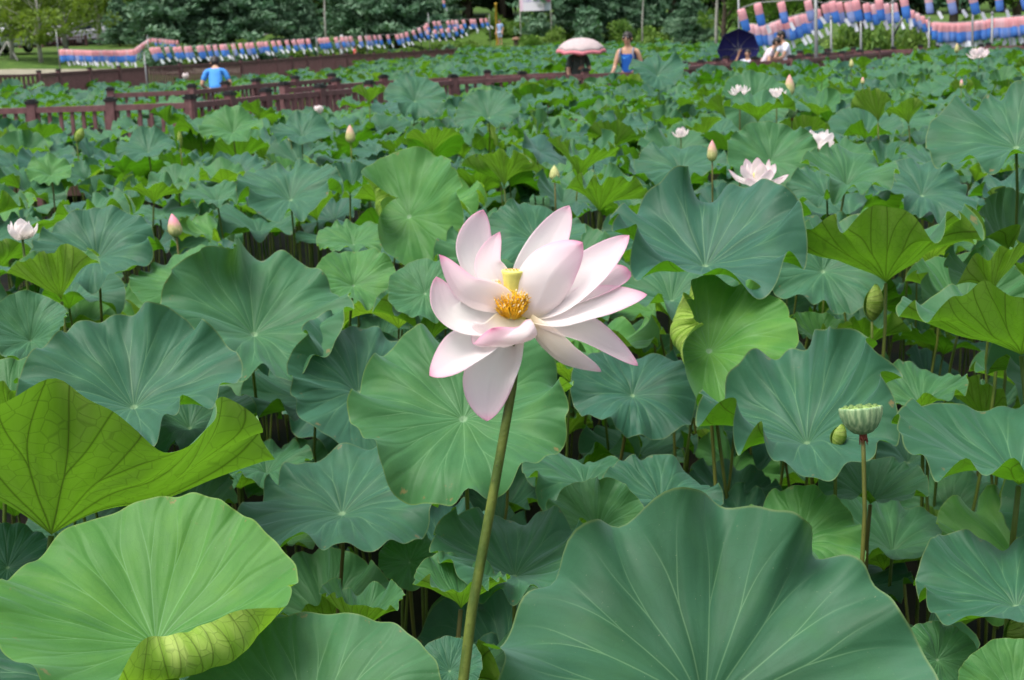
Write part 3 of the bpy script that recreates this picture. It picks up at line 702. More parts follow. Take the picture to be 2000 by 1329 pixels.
def pod_material():
    t = NT('seed_pod'); tc = t.n('ShaderNodeTexCoord').outputs['Object']
    mp = t.n('ShaderNodeMapping'); t.put(mp.inputs['Vector'], tc); mp.inputs['Scale'].default_value = (1, 1, .25)
    a = t.noise(mp.outputs[0], 160, 4); b = t.noise(tc, 60, 3)
    c = t.mix(t.step(a, .35, .7), (0.13, 0.235, 0.11), (0.32, 0.43, 0.22)); c = t.mix(t.step(b, .55, .75, 0, .4), c, (0.07, 0.15, 0.06))
    return t.out(t.bsdf(c, .6, .3, t.bump(a, .5, .002)))
M_POD = pod_material(); M_POD_TOP = plain('pod_top', (0.22, 0.34, 0.08), .6, .3, .2, 80)
M_COLLAR = plain('pod_collar', (0.22, 0.07, 0.045), .8, .1, .4, 200, .6); M_SEED = plain('seed_green', (0.10, 0.17, 0.04), .5, .4, .2, 90)
def pod(px, py, d, wd, label, tilt=(0, 0), stem_pts=None, h=.74, fringe=False):
    P = at(px, py, d); w_ = wd / F * d / 2; hh = 2 * w_ * h
    e = None
    if stem_pts: pts = [at(x, y, dd) for x, y, dd in stem_pts]
    Rt = Matrix.Rotation(tilt[0], 4, 'X') @ Matrix.Rotation(tilt[1], 4, 'Y')
    bot = P - (Rt @ Vector((0, 0, hh * .5)))
    base = Vector((bot.x + .03, bot.y + .02, -.03)) if not stem_pts else Vector((pts[-1].x, pts[-1].y, -.03))
    e = empty('lotus_seed_pod', base, label, 'seed pod')
    if stem_pts: line = [bot] + pts + [base]
    else: line = stem_points(bot, Rt @ Vector((0, 0, 1)), base)
    mb = MB(); mb.tube([p - base for p in line], [.0042] * len(line), 10); mb.build('stem', M_STEM, e, True)
    M4 = Rt.copy(); M4.translation = bot - base
    mb = MB()
    prof = [(.17, 0), (.42, .06), (.66, .22), (.85, .45), (.96, .70), (1.0, .92), (.99, .99), (.93, 1.0)]
    mb.lathe([(r * w_, z * hh) for r, z in prof], 80, M4, wob=lambda a, i: (.035 * math.cos(17 * a) + .02 * math.cos(9 * a + 1)) * (1.0 if i < 6 else .45))
    b_ = mb.build('pod_cup', M_POD, e, True)
    mb = MB(); mb.lathe([(.94 * w_, hh * .995), (.6 * w_, hh * 1.02), (.0005, hh * 1.03)], 40, M4); tp = mb.build('pod_top', M_POD_TOP, e, True)
    mb = MB()
    for ring, cnt in ((0, 1), (.38, 5), (.70, 10)):
        for q in range(cnt):
            a = 6.283 * q / cnt + ring; mb.ball(M4 @ Vector((ring * w_ * math.cos(a), ring * w_ * math.sin(a), hh * 1.02)), (w_ * .12, w_ * .12, w_ * .07), 10)
    mb.build('seed_tips', M_SEED, tp, True)
    mb = MB(); mb.lathe([(.0052, -.011), (.0068, -.006), (.0072, 0), (.008, .003)], 16, M4, wob=lambda a, i: .12 * math.sin(5 * a + i))
    rg = random.Random(1)
    if fringe:
        for q in range(26):
            a = 6.283 * q / 26; p0 = M4 @ Vector((.0066 * math.cos(a), .0066 * math.sin(a), -.001))
            p1 = M4 @ Vector((.0085 * math.cos(a + .1), .0085 * math.sin(a + .1), -.012 - rg.uniform(0, .010)))
            mb.tube([p0, (p0 + p1) / 2, p1], [.0007, .0006, .0004], 5)
    mb.build('collar', M_COLLAR, e, True)
    return e
pod(1683, 822, 2.75, 84, 'green cup shaped seed pod on a tall yellow green stem at the right', (-.20, -.06), [(1687, 900, 2.75), (1689, 1000, 2.75), (1683, 1120, 2.76), (1678, 1240, 2.78), (1676, 1400, 2.8)], .64, True)
pod(1853, 806, 3.6, 40, 'small round seed pod facing the viewer behind the wavy leaf at the right edge', (1.15, .15), None, .6)
pod(1547, 222, 9.5, 20, 'small seed pod with yellow stamens hanging below it', (0, 0), None, .9, True)
pod(1048, 1190, 3.1, 36, 'shaded seed pod seen low right of the flower stem', (.3, .1), None, .9)

# furled young leaves: a rolled blade on a stem
def furled(px, py, d, h, wd, label, tint=.7, tilt=0.0, seed=0):
    P = at(px, py, d); hh = h / F * d; ww = wd / F * d; base = Vector((P.x + .03, P.y + .03, -.03))
    e = empty('furled_lotus_leaf', base, label, 'furled leaf')
    bot = P - Vector((0, 0, hh / 2)); V = []; UV = []; nt, nw = 24, 48
    for i in range(nt + 1):
        t = i / nt; prof = (math.sin(math.pi * (t * .86 + .07))) ** .7
        for j in range(nw + 1):
            q = j / nw; a = 2.5 * 2 * math.pi * q; r = ww / 2 * prof * (.35 + .65 * q) * (1 + .05 * math.sin(7 * a + 5 * t))
            V.append((r * math.cos(a), r * math.sin(a) * .7, t * hh * (1 - .12 * q + .02 * math.sin(9 * a)))); UV.append(((q - .5) * 1.8, (t - .5) * 1.8))
    k_ = nw + 1
    Fq = np.array([(i * k_ + j, (i + 1) * k_ + j, (i + 1) * k_ + j + 1, i * k_ + j + 1) for i in range(nt) for j in range(nw)])
    me = np_mesh('blade', np.array(V), Fq, [M_LEAF], np.array(UV), {'tint': np.full(len(V), tint)})
    o = link(bpy.data.objects.new('blade', me), e); o.matrix_basis = Matrix.Translation(bot - base) @ Matrix.Rotation(tilt, 4, 'Y')
    s_ = stem_mesh(stem_points(bot + Vector((0, 0, hh * .1)), Vector((0, 0, 1)), base), .004, .0055, base); s_.parent = e
furled(1704, 590, 4.5, 72, 42, 'furled pale green leaf beside the thick stem on the right', .75, .1, 1)
furled(1632, 850, 3.1, 48, 34, 'crumpled pale green young leaf left of the green seed pod', .9, .3, 2)
furled(1985, 1240, 2.6, 100, 52, 'furled pale leaf at the right edge near the bottom', .8, 0, 3)
furled(351, 272, 9.6, 34, 13, 'pencil thin furled leaf in front of the railing', .95, 0, 4)
furled(148, 262, 9.6, 30, 22, 'half furled light leaf in front of the left railing', .9, .5, 5)
furled(1823, 262, 8.0, 42, 16, 'furled bright tip standing up left of the large pale leaf at the right edge', .8, .1, 6)
# ---------------------------------------------------------------- the setting: pond, banks
PTS = [(-1500, 40), (-400, 44), (50, 50), (300, 57), (500, 64), (700, 76), (900, 90), (1000, 82), (1300, 78), (1480, 62), (1620, 45), (1720, 41), (2050, 40), (2600, 38), (4200, 36)]
TX = np.array([(p - 1000) / F for p, _ in PTS]); TY = np.array([y for _, y in PTS], float)
def pond_edge(x, y): return float(np.interp(x / max(y, .1), TX, TY))
def ground_z(x, y):
    """height of the banks; the pond bed is a little below zero"""
    s = y - pond_edge(x, y)
    if s < 0: return -0.25
    z = 0.35 * min(1, s / 1.5) - .25 * (1 - min(1, s / 1.5))
    t = min(1, s / 45.0); z += 1.9 * t * t * (3 - 2 * t)
    ang = x / max(y, .1)
    k = math.exp(-((ang + .02) / .13) ** 2); t2 = min(1, max(0, (s - 3) / 25)); z += 1.3 * k * t2           # grassy slope behind the middle
    t = min(1, max(0, (y - 125) / 80)); z += 16 * t * t
    return z
def ground_mesh():
    ys = np.concatenate([np.linspace(-30, 30, 16), np.linspace(32, 140, 110), np.linspace(143, 260, 40), np.linspace(280, 700, 10)])
    th = np.linspace(-1, 1, 161)
    V = []
    for y in ys:
        hw = max(60, abs(y) * 1.3)
        for t in th: V.append((t * hw, y, ground_z(t * hw, y) + (.03 * math.sin(t * hw * 1.7 + y) + .02 * math.sin(y * 3.1) if y > pond_edge(t * hw, y) else 0)))
    n = len(th)
    Fq = np.array([(i * n + j, i * n + j + 1, (i + 1) * n + j + 1, (i + 1) * n + j) for i in range(len(ys) - 1) for j in range(n - 1)])
    return np.array(V), Fq
def ground_material():
    t = NT('bank_ground'); g = t.n('ShaderNodeNewGeometry').outputs['Position']
    sp = t.n('ShaderNodeSeparateXYZ'); t.put(sp.inputs[0], g)
    a = t.noise(g, .35, 4); b = t.noise(g, 3.0, 4); mud = t.noise(g, 9.0, 5)
    grass = t.mix(t.step(b, .3, .7), (0.034, 0.078, 0.012), (0.075, 0.135, 0.022))
    grass = t.mix(t.step(a, .52, .7, 0, .6), grass, (0.10, 0.125, 0.035))
    soil = t.mix(t.step(mud, .35, .7), (0.012, 0.010, 0.006), (0.055, 0.032, 0.018))
    c = t.mix(t.step(sp.outputs[2], -.1, .15), soil, grass)
    return t.out(t.bsdf(c, .9, .15, t.bump(b, .6, .1)))
V, Fq = ground_mesh()
gme = np_mesh('ground', V, Fq, [ground_material()], None, None, True)
tag(link(bpy.data.objects.new('ground', gme)), None, None, None, 'structure')
def water_material():
    t = NT('pond_water'); g = t.n('ShaderNodeNewGeometry').outputs['Position']
    a = t.noise(g, 2.5, 3); b = t.noise(g, 3, 2)
    c = t.mix(t.step(b, .4, .7), (0.003, 0.004, 0.003), (0.012, 0.008, 0.005))
    return t.out(t.bsdf(c, 0.6, .05))
wm = MB()
wm.add([(-140, -30, 0), (140, -30, 0), (140, 100, 0), (-140, 100, 0)], [(0, 1, 2, 3)])
tag(wm.build('pond_water', water_material()), None, None, None, 'structure')

# a pale footpath on the left bank
def strip(pts, wd, name, mat):
    mb = MB(); vs = []
    for i, (x, y) in enumerate(pts):
        a = Vector(pts[min(i + 1, len(pts) - 1)]) - Vector(pts[max(i - 1, 0)]); n = Vector((-a.y, a.x)).normalized()
        for q in (-1, 0, 1):
            X = x + n.x * wd / 2 * q; Y = y + n.y * wd / 2 * q
            vs.append((X, Y, ground_z(X, Y) + .06))
    mb.add(vs, [(i * 3 + j, i * 3 + j + 1, (i + 1) * 3 + j + 1, (i + 1) * 3 + j) for i in range(len(pts) - 1) for j in range(2)])
    return tag(mb.build(name, mat), None, None, None, 'structure')
M_PATH = plain('path_gravel', (0.24, 0.22, 0.16), .9, .2, .15, 3.0)
strip([(-36 + i * 1.2, 62 + .62 * i) for i in range(22)], 3.4, 'path', M_PATH)
strip([(-75 + i * 2.0, 101 + .15 * i) for i in range(30)], 9, 'road', plain('road_asphalt', (0.16, 0.155, 0.15), .9, .2, .15, 3.0))

# ---------------------------------------------------------------- boardwalk and railings
M_RAIL = plain('railing_brown', (0.150, 0.070, 0.070), .55, .35, .18, 12, .1)
M_CAP = plain('post_cap_dark', (0.012, 0.012, 0.013), .4, .4, .1)
M_DECK = plain('deck_boards', (0.115, 0.062, 0.052), .7, .3, .22, 8, .2)
DECK = 0.30; RH = 1.0
def railing(P0, P1, label, spacing=1.15, bal=True, group='brown railings along the boardwalk', rh=RH, deck=DECK, end=True, step=.15, solid=False):
    P0 = Vector(P0); P1 = Vector(P1); L = (P1 - P0).length; t = (P1 - P0).normalized()
    ang = math.atan2(t.y, t.x); n = max(1, round(L / spacing))
    e = empty('railing', (P0.x, P0.y, 0), label, 'railing', group)
    O = Vector((P0.x, P0.y, 0))
    for i in range(n + (1 if end else 0)):
        p = P0 + t * (L * i / n) - O
        mb = MB(); mb.box((p.x, p.y, (rh + deck + .10) / 2 - .02), (.115, .115, rh + deck + .08), ang); po = mb.build('post', M_RAIL, e)
        mb = MB(); mb.box((p.x, p.y, rh + deck + .075), (.145, .145, .035), ang); mb.box((p.x, p.y, rh + deck + .1055), (.10, .10, .02), ang); mb.build('cap', M_CAP, po)
    a = P0 - O; b = P1 - O
    for nm, z, w_, h_ in (('top_rail', rh + deck - .03, .085, .075), ('bottom_rail', deck + .13, .05, .06)):
        mb = MB(); mb.bar((a.x, a.y, z), (b.x, b.y, z), w_, h_); mb.build(nm, M_RAIL, e)
    nb = int(L / step); many = nb > 100
    mb = MB(); made = 0
    for i in range(nb):
        d_ = (i + .5) * L / nb
        if min(abs(d_ - L * j / n) for j in range(n + 1)) < .075: continue
        p = a + t * d_
        if many: mb.box((p.x, p.y, deck + .54), (.035 if not solid else .085, .035, rh - .18), ang); continue
        m1 = MB(); m1.box((p.x, p.y, deck + .54), (.045 if not solid else .085, .035, rh - .18), ang); m1.build('baluster', M_RAIL, e)
    if many: tag(mb.build('baluster', M_RAIL, e), None, None, None, 'stuff')
    return e
def gp(px, y, z=1.3): p = on_z(px, z, y); return (p.x, p.y, 0)
FR = [(-90, 19.3), (372, 19.0), (520, 20.6), (722, 22.6), (885, 24.6), (1020, 25.2), (1262, 25.9), (1400, 30.0), (1545, 30.6), (1645, 33.0), (1745, 36.0), (2090, 35.2)]
front = [gp(*p) for p in FR]
RL = ['brown railing run in front of the lotus at the left edge', 'short brown railing run right of its thickest post', 'brown railing below the stooping man in blue',
      'brown railing run ending behind pale leaves left of centre', 'short dark railing top among the leaves left of the pink umbrella', 'brown railing below the person with the pink umbrella and the tank top man',
      'railing top hidden among leaves right of the man in the tank top', 'brown railing in front of the navy umbrella', 'brown railing beside the person in white on the right',
      'brown railing stepping back below the hanging lanterns', 'long brown railing below the dense lantern curtain at the right edge']
for i in range(len(front) - 1):
    railing(front[i], front[i + 1], RL[i], end=(i in (0, 2, 10)))
def offs(pl, d):
    out = []
    for i, p in enumerate(pl):
        a = Vector(pl[min(i + 1, len(pl) - 1)]) - Vector(pl[max(i - 1, 0)]); n = Vector((-a.y, a.x, 0)).normalized()
        out.append(tuple(Vector(p) + n * d))
    return out
back = offs(front, 1.75)
BL = ['rear railing of the boardwalk at the left edge', 'rear railing where the boardwalk bends left of centre', 'rear railing just behind the stooping man', 'rear railing left of centre with lotus behind it', 'rear railing behind pale leaves near the picture centre',
      'rear railing behind the person with the pink umbrella', 'rear railing right of the tank top man', 'rear railing behind the navy umbrella', 'rear railing behind the person in white', 'rear railing at the step of the right boardwalk', 'rear railing below the dense lantern curtain']
for i in range(len(back) - 1):
    if i in (0, 1, 2, 6): continue
    railing(back[i], back[i + 1], BL[i], spacing=1.6, end=(i in (3, 5, 10)), step=.17)
C_ = [gp(216, 24.0), gp(375, 24.2), gp(500, 26.5), gp(648, 28.5)]
CL = ['second brown railing behind the first, at the left', 'second brown railing beside the stooping man', 'second brown railing end with two taller posts']
for i in range(3): railing(C_[i], C_[i + 1], CL[i], end=(i == 2))
# deck
def deck(pl, pl2, name, label):
    mb = MB()
    for i in range(len(pl) - 1):
        a0, a1, b0, b1 = Vector(pl[i]), Vector(pl[i + 1]), Vector(pl2[i]), Vector(pl2[i + 1]); n = max(1, int((a1 - a0).length / .16))
        for k in range(n):
            g = .06
            q = [a0.lerp(a1, (k + g) / n), a0.lerp(a1, (k + 1 - g) / n), b0.lerp(b1, (k + 1 - g) / n), b0.lerp(b1, (k + g) / n)]
            vs = [(p.x, p.y, DECK) for p in q] + [(p.x, p.y, DECK - .04) for p in q]
            mb.add(vs, [(0, 1, 2, 3), (7, 6, 5, 4), (0, 4, 5, 1), (1, 5, 6, 2), (2, 6, 7, 3), (3, 7, 4, 0)])
        mb.bar((a0.x, a0.y, DECK - .11), (a1.x, a1.y, DECK - .11), .08, .13); mb.bar((b0.x, b0.y, DECK - .11), (b1.x, b1.y, DECK - .11), .08, .13)
    return tag(mb.build(name, M_DECK), label, 'boardwalk')
deck(front, back, 'boardwalk', 'brown plank boardwalk running across the lotus pond between its two railings')
# far fence on the left
D_ = [gp(-60, 45), gp(76, 47), gp(114, 48.5), gp(285, 54), gp(470, 60), gp(700, 76), gp(760, 79), gp(930, 94)]
DL = ['plum brown far fence at the left edge', 'short far fence bay with yellow grass showing through', 'close set plum brown far fence under the left lanterns', 'far fence right of the grey lantern pole',
      'long far fence behind the stooping man', 'far fence behind the two distant walkers', 'farthest fence run climbing to the bushes']
for i in range(7): railing(D_[i], D_[i + 1], DL[i], spacing=2.0, end=(i == 6), step=.16 if i != 2 else .13, group='far fence along the left bank', rh=1.0, deck=.30 if i < 5 else .25, solid=True)

# ---------------------------------------------------------------- filler leaves: individuals near, one mass far
rg = random.Random(77)
FILL = []
def blocked(P, Rm, loose=1.0):
    px, py, d = proj(P); rp = Rm / d * F
    for (hx, hy, hr, hd, HP, HR) in LEAVES:
        if (P - HP).length < (.62 * loose) * (Rm + HR) and abs(P.z - HP.z) < .22: return True
        if d < hd + .15 and math.hypot(px - hx, py - hy) < .80 * hr + .80 * rp: return True
    return False
def in_view(P, Rm, m_=1.0):
    px, py, d = proj(P); rp = Rm / max(d, .1) * F * m_
    return d > .4 and -rp < px < 2000 + rp and -rp < py < 1329 + rp
CLEAR = [(1480, 350, 60, 6.0), (684, 290, 26, 9.3), (1391, 330, 30, 7.0), (343, 450, 34, 5.6), (44, 470, 60, 4.6), (624, 224, 20, 12.2), (1683, 1000, 60, 2.75), (1689, 860, 60, 2.75), (1598, 285, 40, 7.3),
         (1542, 190, 26, 11), (1517, 182, 26, 9.1), (1445, 180, 26, 9.2), (1083, 330, 24, 6.6), (1547, 225, 22, 9.5), (1853, 806, 30, 3.6), (1462, 150, 14, 13), (1663, 124, 14, 16), (568, 268, 18, 10), (1704, 590, 34, 4.5), (351, 272, 22, 9.6), (1912, 110, 36, 17.5), (1330, 268, 22, 9.6)]
def clear_hit(P, Rm):
    px, py, d = proj(P); rp = Rm / d * F
    return any(d < cd_ + .1 and abs(px - cx) < r + rp * .85 and abs(py - cy) < r + rp * .55 for cx, cy, r, cd_ in CLEAR)
y = 1.35
def hnoise(x, y): return .5 * math.sin(x * .9 + 1.3 * y) + .5 * math.sin(1.7 * x - .6 * y + 2)
while y < 9.2:
    hw = .40 * y + .35; cell = .30
    x = -hw
    while x < hw:
        X = x + rg.uniform(-.14, .14); Y = y + rg.uniform(-.14, .14); Rm = rg.uniform(.17, .28)
        z = 1.08 + .10 * hnoise(X, Y) + rg.uniform(-.16, .20)
        if Y < 3.2: z -= .25
        FILL.append((X, Y, z, Rm, 0)); x += cell
    y += cell
y = 1.6
while y < 8.0:                                          # lower storey
    hw = .40 * y + .3; x = -hw
    while x < hw:
        FILL.append((x + rg.uniform(-.15, .15), y + rg.uniform(-.15, .15), rg.uniform(.38, .78), rg.uniform(.14, .25), 1)); x += .34
    y += .36
# blades shared by the fillers
VAR = []; VT = []
vr = random.Random(9)
for i in range(22):
    kind = i % 4
    c0, c1 = [(32, 0), (40, 6), (54, 26), (26, -12)][kind]
    tint = vr.choice([.06, .1, .14, .2, .28]) if kind in (0, 3) else vr.choice([.15, .3, .42])
    if i in (5, 13): tint = .75
    cur = [(vr.uniform(0, 360), vr.uniform(25, 40), vr.choice([80, 105, -70]), .5)] if i % 5 == 0 else []
    VT.append((tint, kind)); VAR.append(blade_mesh(1.0, cup0=c0 + vr.uniform(-5, 5), cup1=c1 + vr.uniform(-4, 4), ruf=vr.uniform(.50, .80), seed=300 + i, tint=tint, nr=22, na=110,
                          fold=vr.uniform(-.25, .3), fdir=vr.uniform(0, 180), curls=cur, lo=5, hi=13))
cand = []
for (X, Y, z, Rm, low) in FILL:
    P = Vector((X, Y, z))
    if not in_view(P, Rm): continue
    if blocked(P, Rm, 1.0 if not low else .8) or clear_hit(P, Rm): continue
    ok = True
    for (Q, R2) in cand[-400:]:
        if (P - Q).length < .50 * (Rm + R2) : ok = False; break
    if ok: cand.append((P, Rm))
cand.sort(key=lambda q: -q[1] / proj(q[0])[2])
nind = 300 - len(H)
IND = cand[:nind]; REST = cand[nind:]
print('heroes', len(H), 'candidates', len(cand), 'individuals', len(IND))
LM = [(1045, 560, 'the big flower'), (975, 900, "the big flower's stem"), (1683, 822, 'the green seed pod'), (1683, 1080, "the seed pod's stem"), (1377, 450, 'the large bowl shaped leaf'), (1392, 670, 'the scroll rimmed leaf'),
 (1560, 780, 'the wavy leaf behind the seed pod'), (1400, 1150, 'the largest leaf'), (300, 1130, 'the rolled lip leaf'), (250, 900, 'the upturned veined leaf'), (262, 720, 'the broad leaf above the veined underside'), (893, 800, 'the round leaf behind the flower'),
 (665, 980, 'the dark ruffled leaf'), (690, 700, 'the leaf left of the round leaf'), (496, 620, 'the leaf with the low pale centre'), (568, 370, 'the open bowl leaf on a straight stem'), (790, 410, 'the folded pale rimmed leaf'), (343, 440, 'the rose pink bud'),
 (44, 450, 'the white flower at the left edge'), (684, 262, 'the cream bud'), (1391, 295, 'the pink tipped bud'), (1481, 340, 'the pink tipped flower'), (1598, 270, 'the wide open white flower'), (1083, 338, 'the yellow green bud'), (1730, 490, 'the funnel shaped leaf on the right'),
 (1900, 630, 'the wide upturned leaf at the right edge'), (1607, 520, 'the leaf below the funnel shaped leaf'), (1940, 260, 'the high pale leaf at the right edge'), (1900, 880, 'the wavy leaf at the right edge'), (1920, 1110, 'the low leaf at the right edge'), (1650, 340, 'the bright rimmed wavy leaf'),
 (985, 320, 'the fan shaped underside behind the flower'), (1140, 960, 'the small plain green leaf'), (1000, 1080, 'the ruffled leaf crossed by the stem'), (1560, 1030, 'the folded light green leaf'), (180, 500, 'the leaf beside the white flower'), (600, 1300, 'the deep green leaf at the bottom edge'), (425, 390, 'the slanting stem above the pink bud')]
USED = {}
def side_word(px, py, L):
    dx, dy = px - L[0], (py - L[1]) * 1.2; far_ = ' far' if math.hypot(dx, dy) > 170 else (' close' if math.hypot(dx, dy) < 75 else '')
    if abs(dx) > 2.2 * abs(dy): w_ = 'left of' if dx < 0 else 'right of'
    elif abs(dy) > 2.2 * abs(dx): w_ = 'above' if dy < 0 else 'below'
    else: w_ = ('upper ' if dy < 0 else 'lower ') + ('left of' if dx < 0 else 'right of')
    return (far_.strip() + ' ' + w_).strip()
def auto_label(P, Rm, px, py, tint, kind):
    rp = Rm / proj(P)[2] * F
    sz_ = 'small' if rp < 62 else ('mid sized' if rp < 100 else 'broad')
    tone = 'blue green' if tint < .16 else ('mid green' if tint < .3 else ('fresh green' if tint < .6 else 'yellow green'))
    low = 'low shaded ' if P.z < .85 else ''
    shp = ['wavy', 'cupped', 'upturned', 'drooping'][kind]
    near = sorted(LM, key=lambda L: math.hypot(px - L[0], py - L[1]))
    for a_ in range(9):
        lab = '%s%s %s %s leaf %s %s' % (low, sz_, tone, shp, side_word(px, py, near[a_]), near[a_][2])
        if len(lab.split()) > 16: lab = lab.replace('mid sized ', '').replace('low shaded', 'low').replace('close ', '')
        if len(lab.split()) <= 16 and lab not in USED: USED[lab] = 1; return lab
    return lab
def zone(P, px, py):
    if P.z < .85 and P.y < 6.6: 
        return ('shaded small lotus leaf low among the stems under the front leaves', 'shaded leaves low under the front ones')
    if py > 560: return ('mid sized lotus leaf filling a gap between the large front leaves', 'leaves between the large front leaves')
    if px < 700: return ('crowded ruffled lotus leaf in the bed below the left brown railing', 'ruffled leaves crowded below the left railing')
    if px < 1300: return ('crowded ruffled lotus leaf in the bed behind the big pink flower', 'ruffled leaves crowded behind the big flower')
    return ('crowded ruffled lotus leaf in the bed around the white flowers on the right', 'ruffled leaves crowded among the right hand flowers')
def rnd_frame(r_, back_=4):
    return leaf_frame(r_.gauss(6, 14), r_.gauss(0, 12), r_.uniform(0, 360))
for i, (P, Rm) in enumerate(IND):
    px, py, d = proj(P); lab, grp = zone(P, px, py)
    fr = rnd_frame(rg); base = Vector((P.x + rg.uniform(-.1, .1), P.y + rg.uniform(-.1, .1), -.04))
    vi = rg.randrange(len(VAR)); lab = auto_label(P, Rm, px, py, *VT[vi])
    e = empty('lotus_leaf', base, lab, 'lotus leaf', grp)
    b = link(bpy.data.objects.new('blade', VAR[vi]), e)
    mm = (fr @ Matrix.Diagonal((Rm, Rm, Rm))).to_4x4(); mm.translation = P - base; b.matrix_basis = mm
    s_ = stem_mesh(stem_points(P, fr.col[2], base, 7), .0042, .0058, base, 6); s_.parent = e
# the mass of farther leaves
LOD = {}
def lodset(nr, na, cnt, seed):
    out = []; r_ = random.Random(seed)
    for i in range(cnt):
        kind = i % 4; c0, c1 = [(34, 0), (42, 8), (56, 30), (26, -10)][kind]
        out.append(blade_arrays(1.0, cup0=c0 + r_.uniform(-5, 5), cup1=c1 + r_.uniform(-5, 5), ruf=r_.uniform(.5, .8), seed=seed + i, fold=r_.uniform(-.25, .3), fdir=r_.uniform(0, 180), nr=nr, na=na, pleat=.8, lo=5, hi=12))
    return out
LODS = [(14, lodset(13, 60, 16, 900)), (26, lodset(9, 40, 14, 950)), (200, lodset(6, 26, 12, 990))]
far = [(P, Rm) for P, Rm in REST]
y = 8.9
def near_walk(X, Y):
    for pl in (front, back, C_):
        for i in range(len(pl) - 1):
            a = Vector(pl[i][:2]); b = Vector(pl[i + 1][:2]); ab = b - a; t = max(0, min(1, (Vector((X, Y)) - a).dot(ab) / ab.length_squared))
            dd = (Vector((X, Y)) - a - ab * t).length
            if dd < .42: return True
    # inside the deck
    for i in range(len(front) - 1):
        a = Vector(front[i][:2]); b = Vector(front[i + 1][:2]); ab = b - a; t = (Vector((X, Y)) - a).dot(ab) / ab.length_squared
        if -.02 <= t <= 1.02:
            n = Vector((-ab.y, ab.x)).normalized(); q = (Vector((X, Y)) - a).dot(n)
            if 0 < q < 1.75: return True
    return False
while y < 92:
    cell = .37 if y < 16 else (.45 if y < 30 else .60)
    hw = .385 * y + .6; x = -hw
    while x < hw:
        X = x + rg.uniform(-.45, .45) * cell; Y = y + rg.uniform(-.45, .45) * cell; x += cell
        if Y > pond_edge(X, Y) - .4 or Y < 8.8: continue
        Rm = rg.uniform(.19, .30) * (1 if y < 30 else 1.15)
        z = 1.06 + .10 * hnoise(X * .6, Y * .6) + rg.gauss(0, .09)
        ang = X / Y
        yf = float(np.interp(ang, [(p - 1000) / F for p, _ in FR], [q for _, q in FR]))
        if yf - 4.5 < Y < yf and ang < .02: z = min(z, (.78 if ang < -.17 else .98) - .06 * rg.random())
        elif yf - 4.0 < Y < yf: z = min(z, 1.10)
        if Y > yf + 1.6 and ang < -.10: z -= .22
        if Y > 34 and ang < -.03: z -= .40 if ang > -.26 else .24
        P = Vector((X, Y, z))
        if not in_view(P, Rm): continue
        if near_walk(X, Y) or clear_hit(P, Rm): continue
        if Y < 15 and blocked(P, Rm): continue
        far.append((P, Rm))
    y += cell
VA, FA, UA, TA = [], [], [], []; off = 0
for (P, Rm) in far:
    arr = next(a for dmax, a in LODS if P.y <= dmax); V, Fq, UV, _ = arr[rg.randrange(len(arr))]
    fr = np.array(rnd_frame(rg)) * Rm
    VA.append(V @ fr.T + np.array(tuple(P))); FA.append(Fq + off); UA.append(UV); TA.append(np.full(len(V), min(1, max(0, rg.gauss(.2, .14) + (.45 if rg.random() < .05 else 0))))); off += len(V)
nleaf = sum(len(f) for f in FA)
# their stems, where they can be seen
SV, SF = [], []
for (P, Rm) in far:
    if P.y > 16: continue
    bx, by = P.x + rg.uniform(-.08, .08), P.y + rg.uniform(-.08, .08)
    for (q, rr) in (((P.x, P.y, P.z), .0045), ((bx, by, -.03), .006)):
        for k in range(4):
            a = k * math.pi / 2; SV.append((q[0] + rr * math.cos(a), q[1] + rr * math.sin(a), q[2]))
    o4 = len(SV) - 8
    for k in range(4): SF.append((o4 + k, o4 + (k + 1) % 4, o4 + 4 + (k + 1) % 4, o4 + 4 + k))
VA.append(np.array(SV)); FA.append(np.array(SF) + off); UA.append(np.zeros((len(SV), 2))); TA.append(np.zeros(len(SV)))
Fall = np.concatenate(FA); mi = np.zeros(len(Fall), int); mi[nleaf:] = 1
me = np_mesh('lotus_bed', np.concatenate(VA), Fall, [M_LEAF, M_STEM], np.concatenate(UA), {'tint': np.concatenate(TA)}, True, mi)
tag(link(bpy.data.objects.new('lotus_bed', me)), 'dense bed of lotus leaves reaching back across the pond to the far bank', 'lotus bed', None, 'stuff')
print('far leaves', len(far), 'faces', len(Fall))
# ---------------------------------------------------------------- trees, shrubs
def foliage_material(name, c1, c2, trans=(.10, .25, .02), rough=.6):
    t = NT(name); tc = t.n('ShaderNodeTexCoord').outputs['Object']
    tt = t.n('ShaderNodeAttribute', attribute_name='tint').outputs['Fac']; oi = t.n('ShaderNodeObjectInfo').outputs['Random']
    c = t.mix(t.math('ADD', t.math('MULTIPLY', tt, .8), t.math('MULTIPLY', oi, .25), clamp=True), c1, c2)
    p = t.bsdf(c, rough, .3); tr = t.n('ShaderNodeBsdfTranslucent'); t.put(tr.inputs['Color'], trans)
    return t.out(t.mixs(.34, p, tr.outputs[0]))
M_PINE = foliage_material('pine_needles', (0.075, 0.175, 0.095), (0.25, 0.40, 0.25), (.04, .12, .04))
M_DEC = foliage_material('broad_leaves', (0.050, 0.125, 0.022), (0.21, 0.35, 0.055), (.08, .20, .02))
M_LIME = foliage_material('lime_leaves', (0.07, 0.125, 0.016), (0.20, 0.29, 0.050), (.28, .42, .03))
M_SHRUB = foliage_material('shrub_leaves', (0.045, 0.11, 0.018), (0.18, 0.28, 0.045), (.14, .28, .03))
M_BARK = plain('bark', (0.085, 0.065, 0.050), .9, .2, .3, 6, .5)
M_BIRCH = plain('pale_bark', (0.34, 0.33, 0.29), .8, .2, .25, 8, .3)

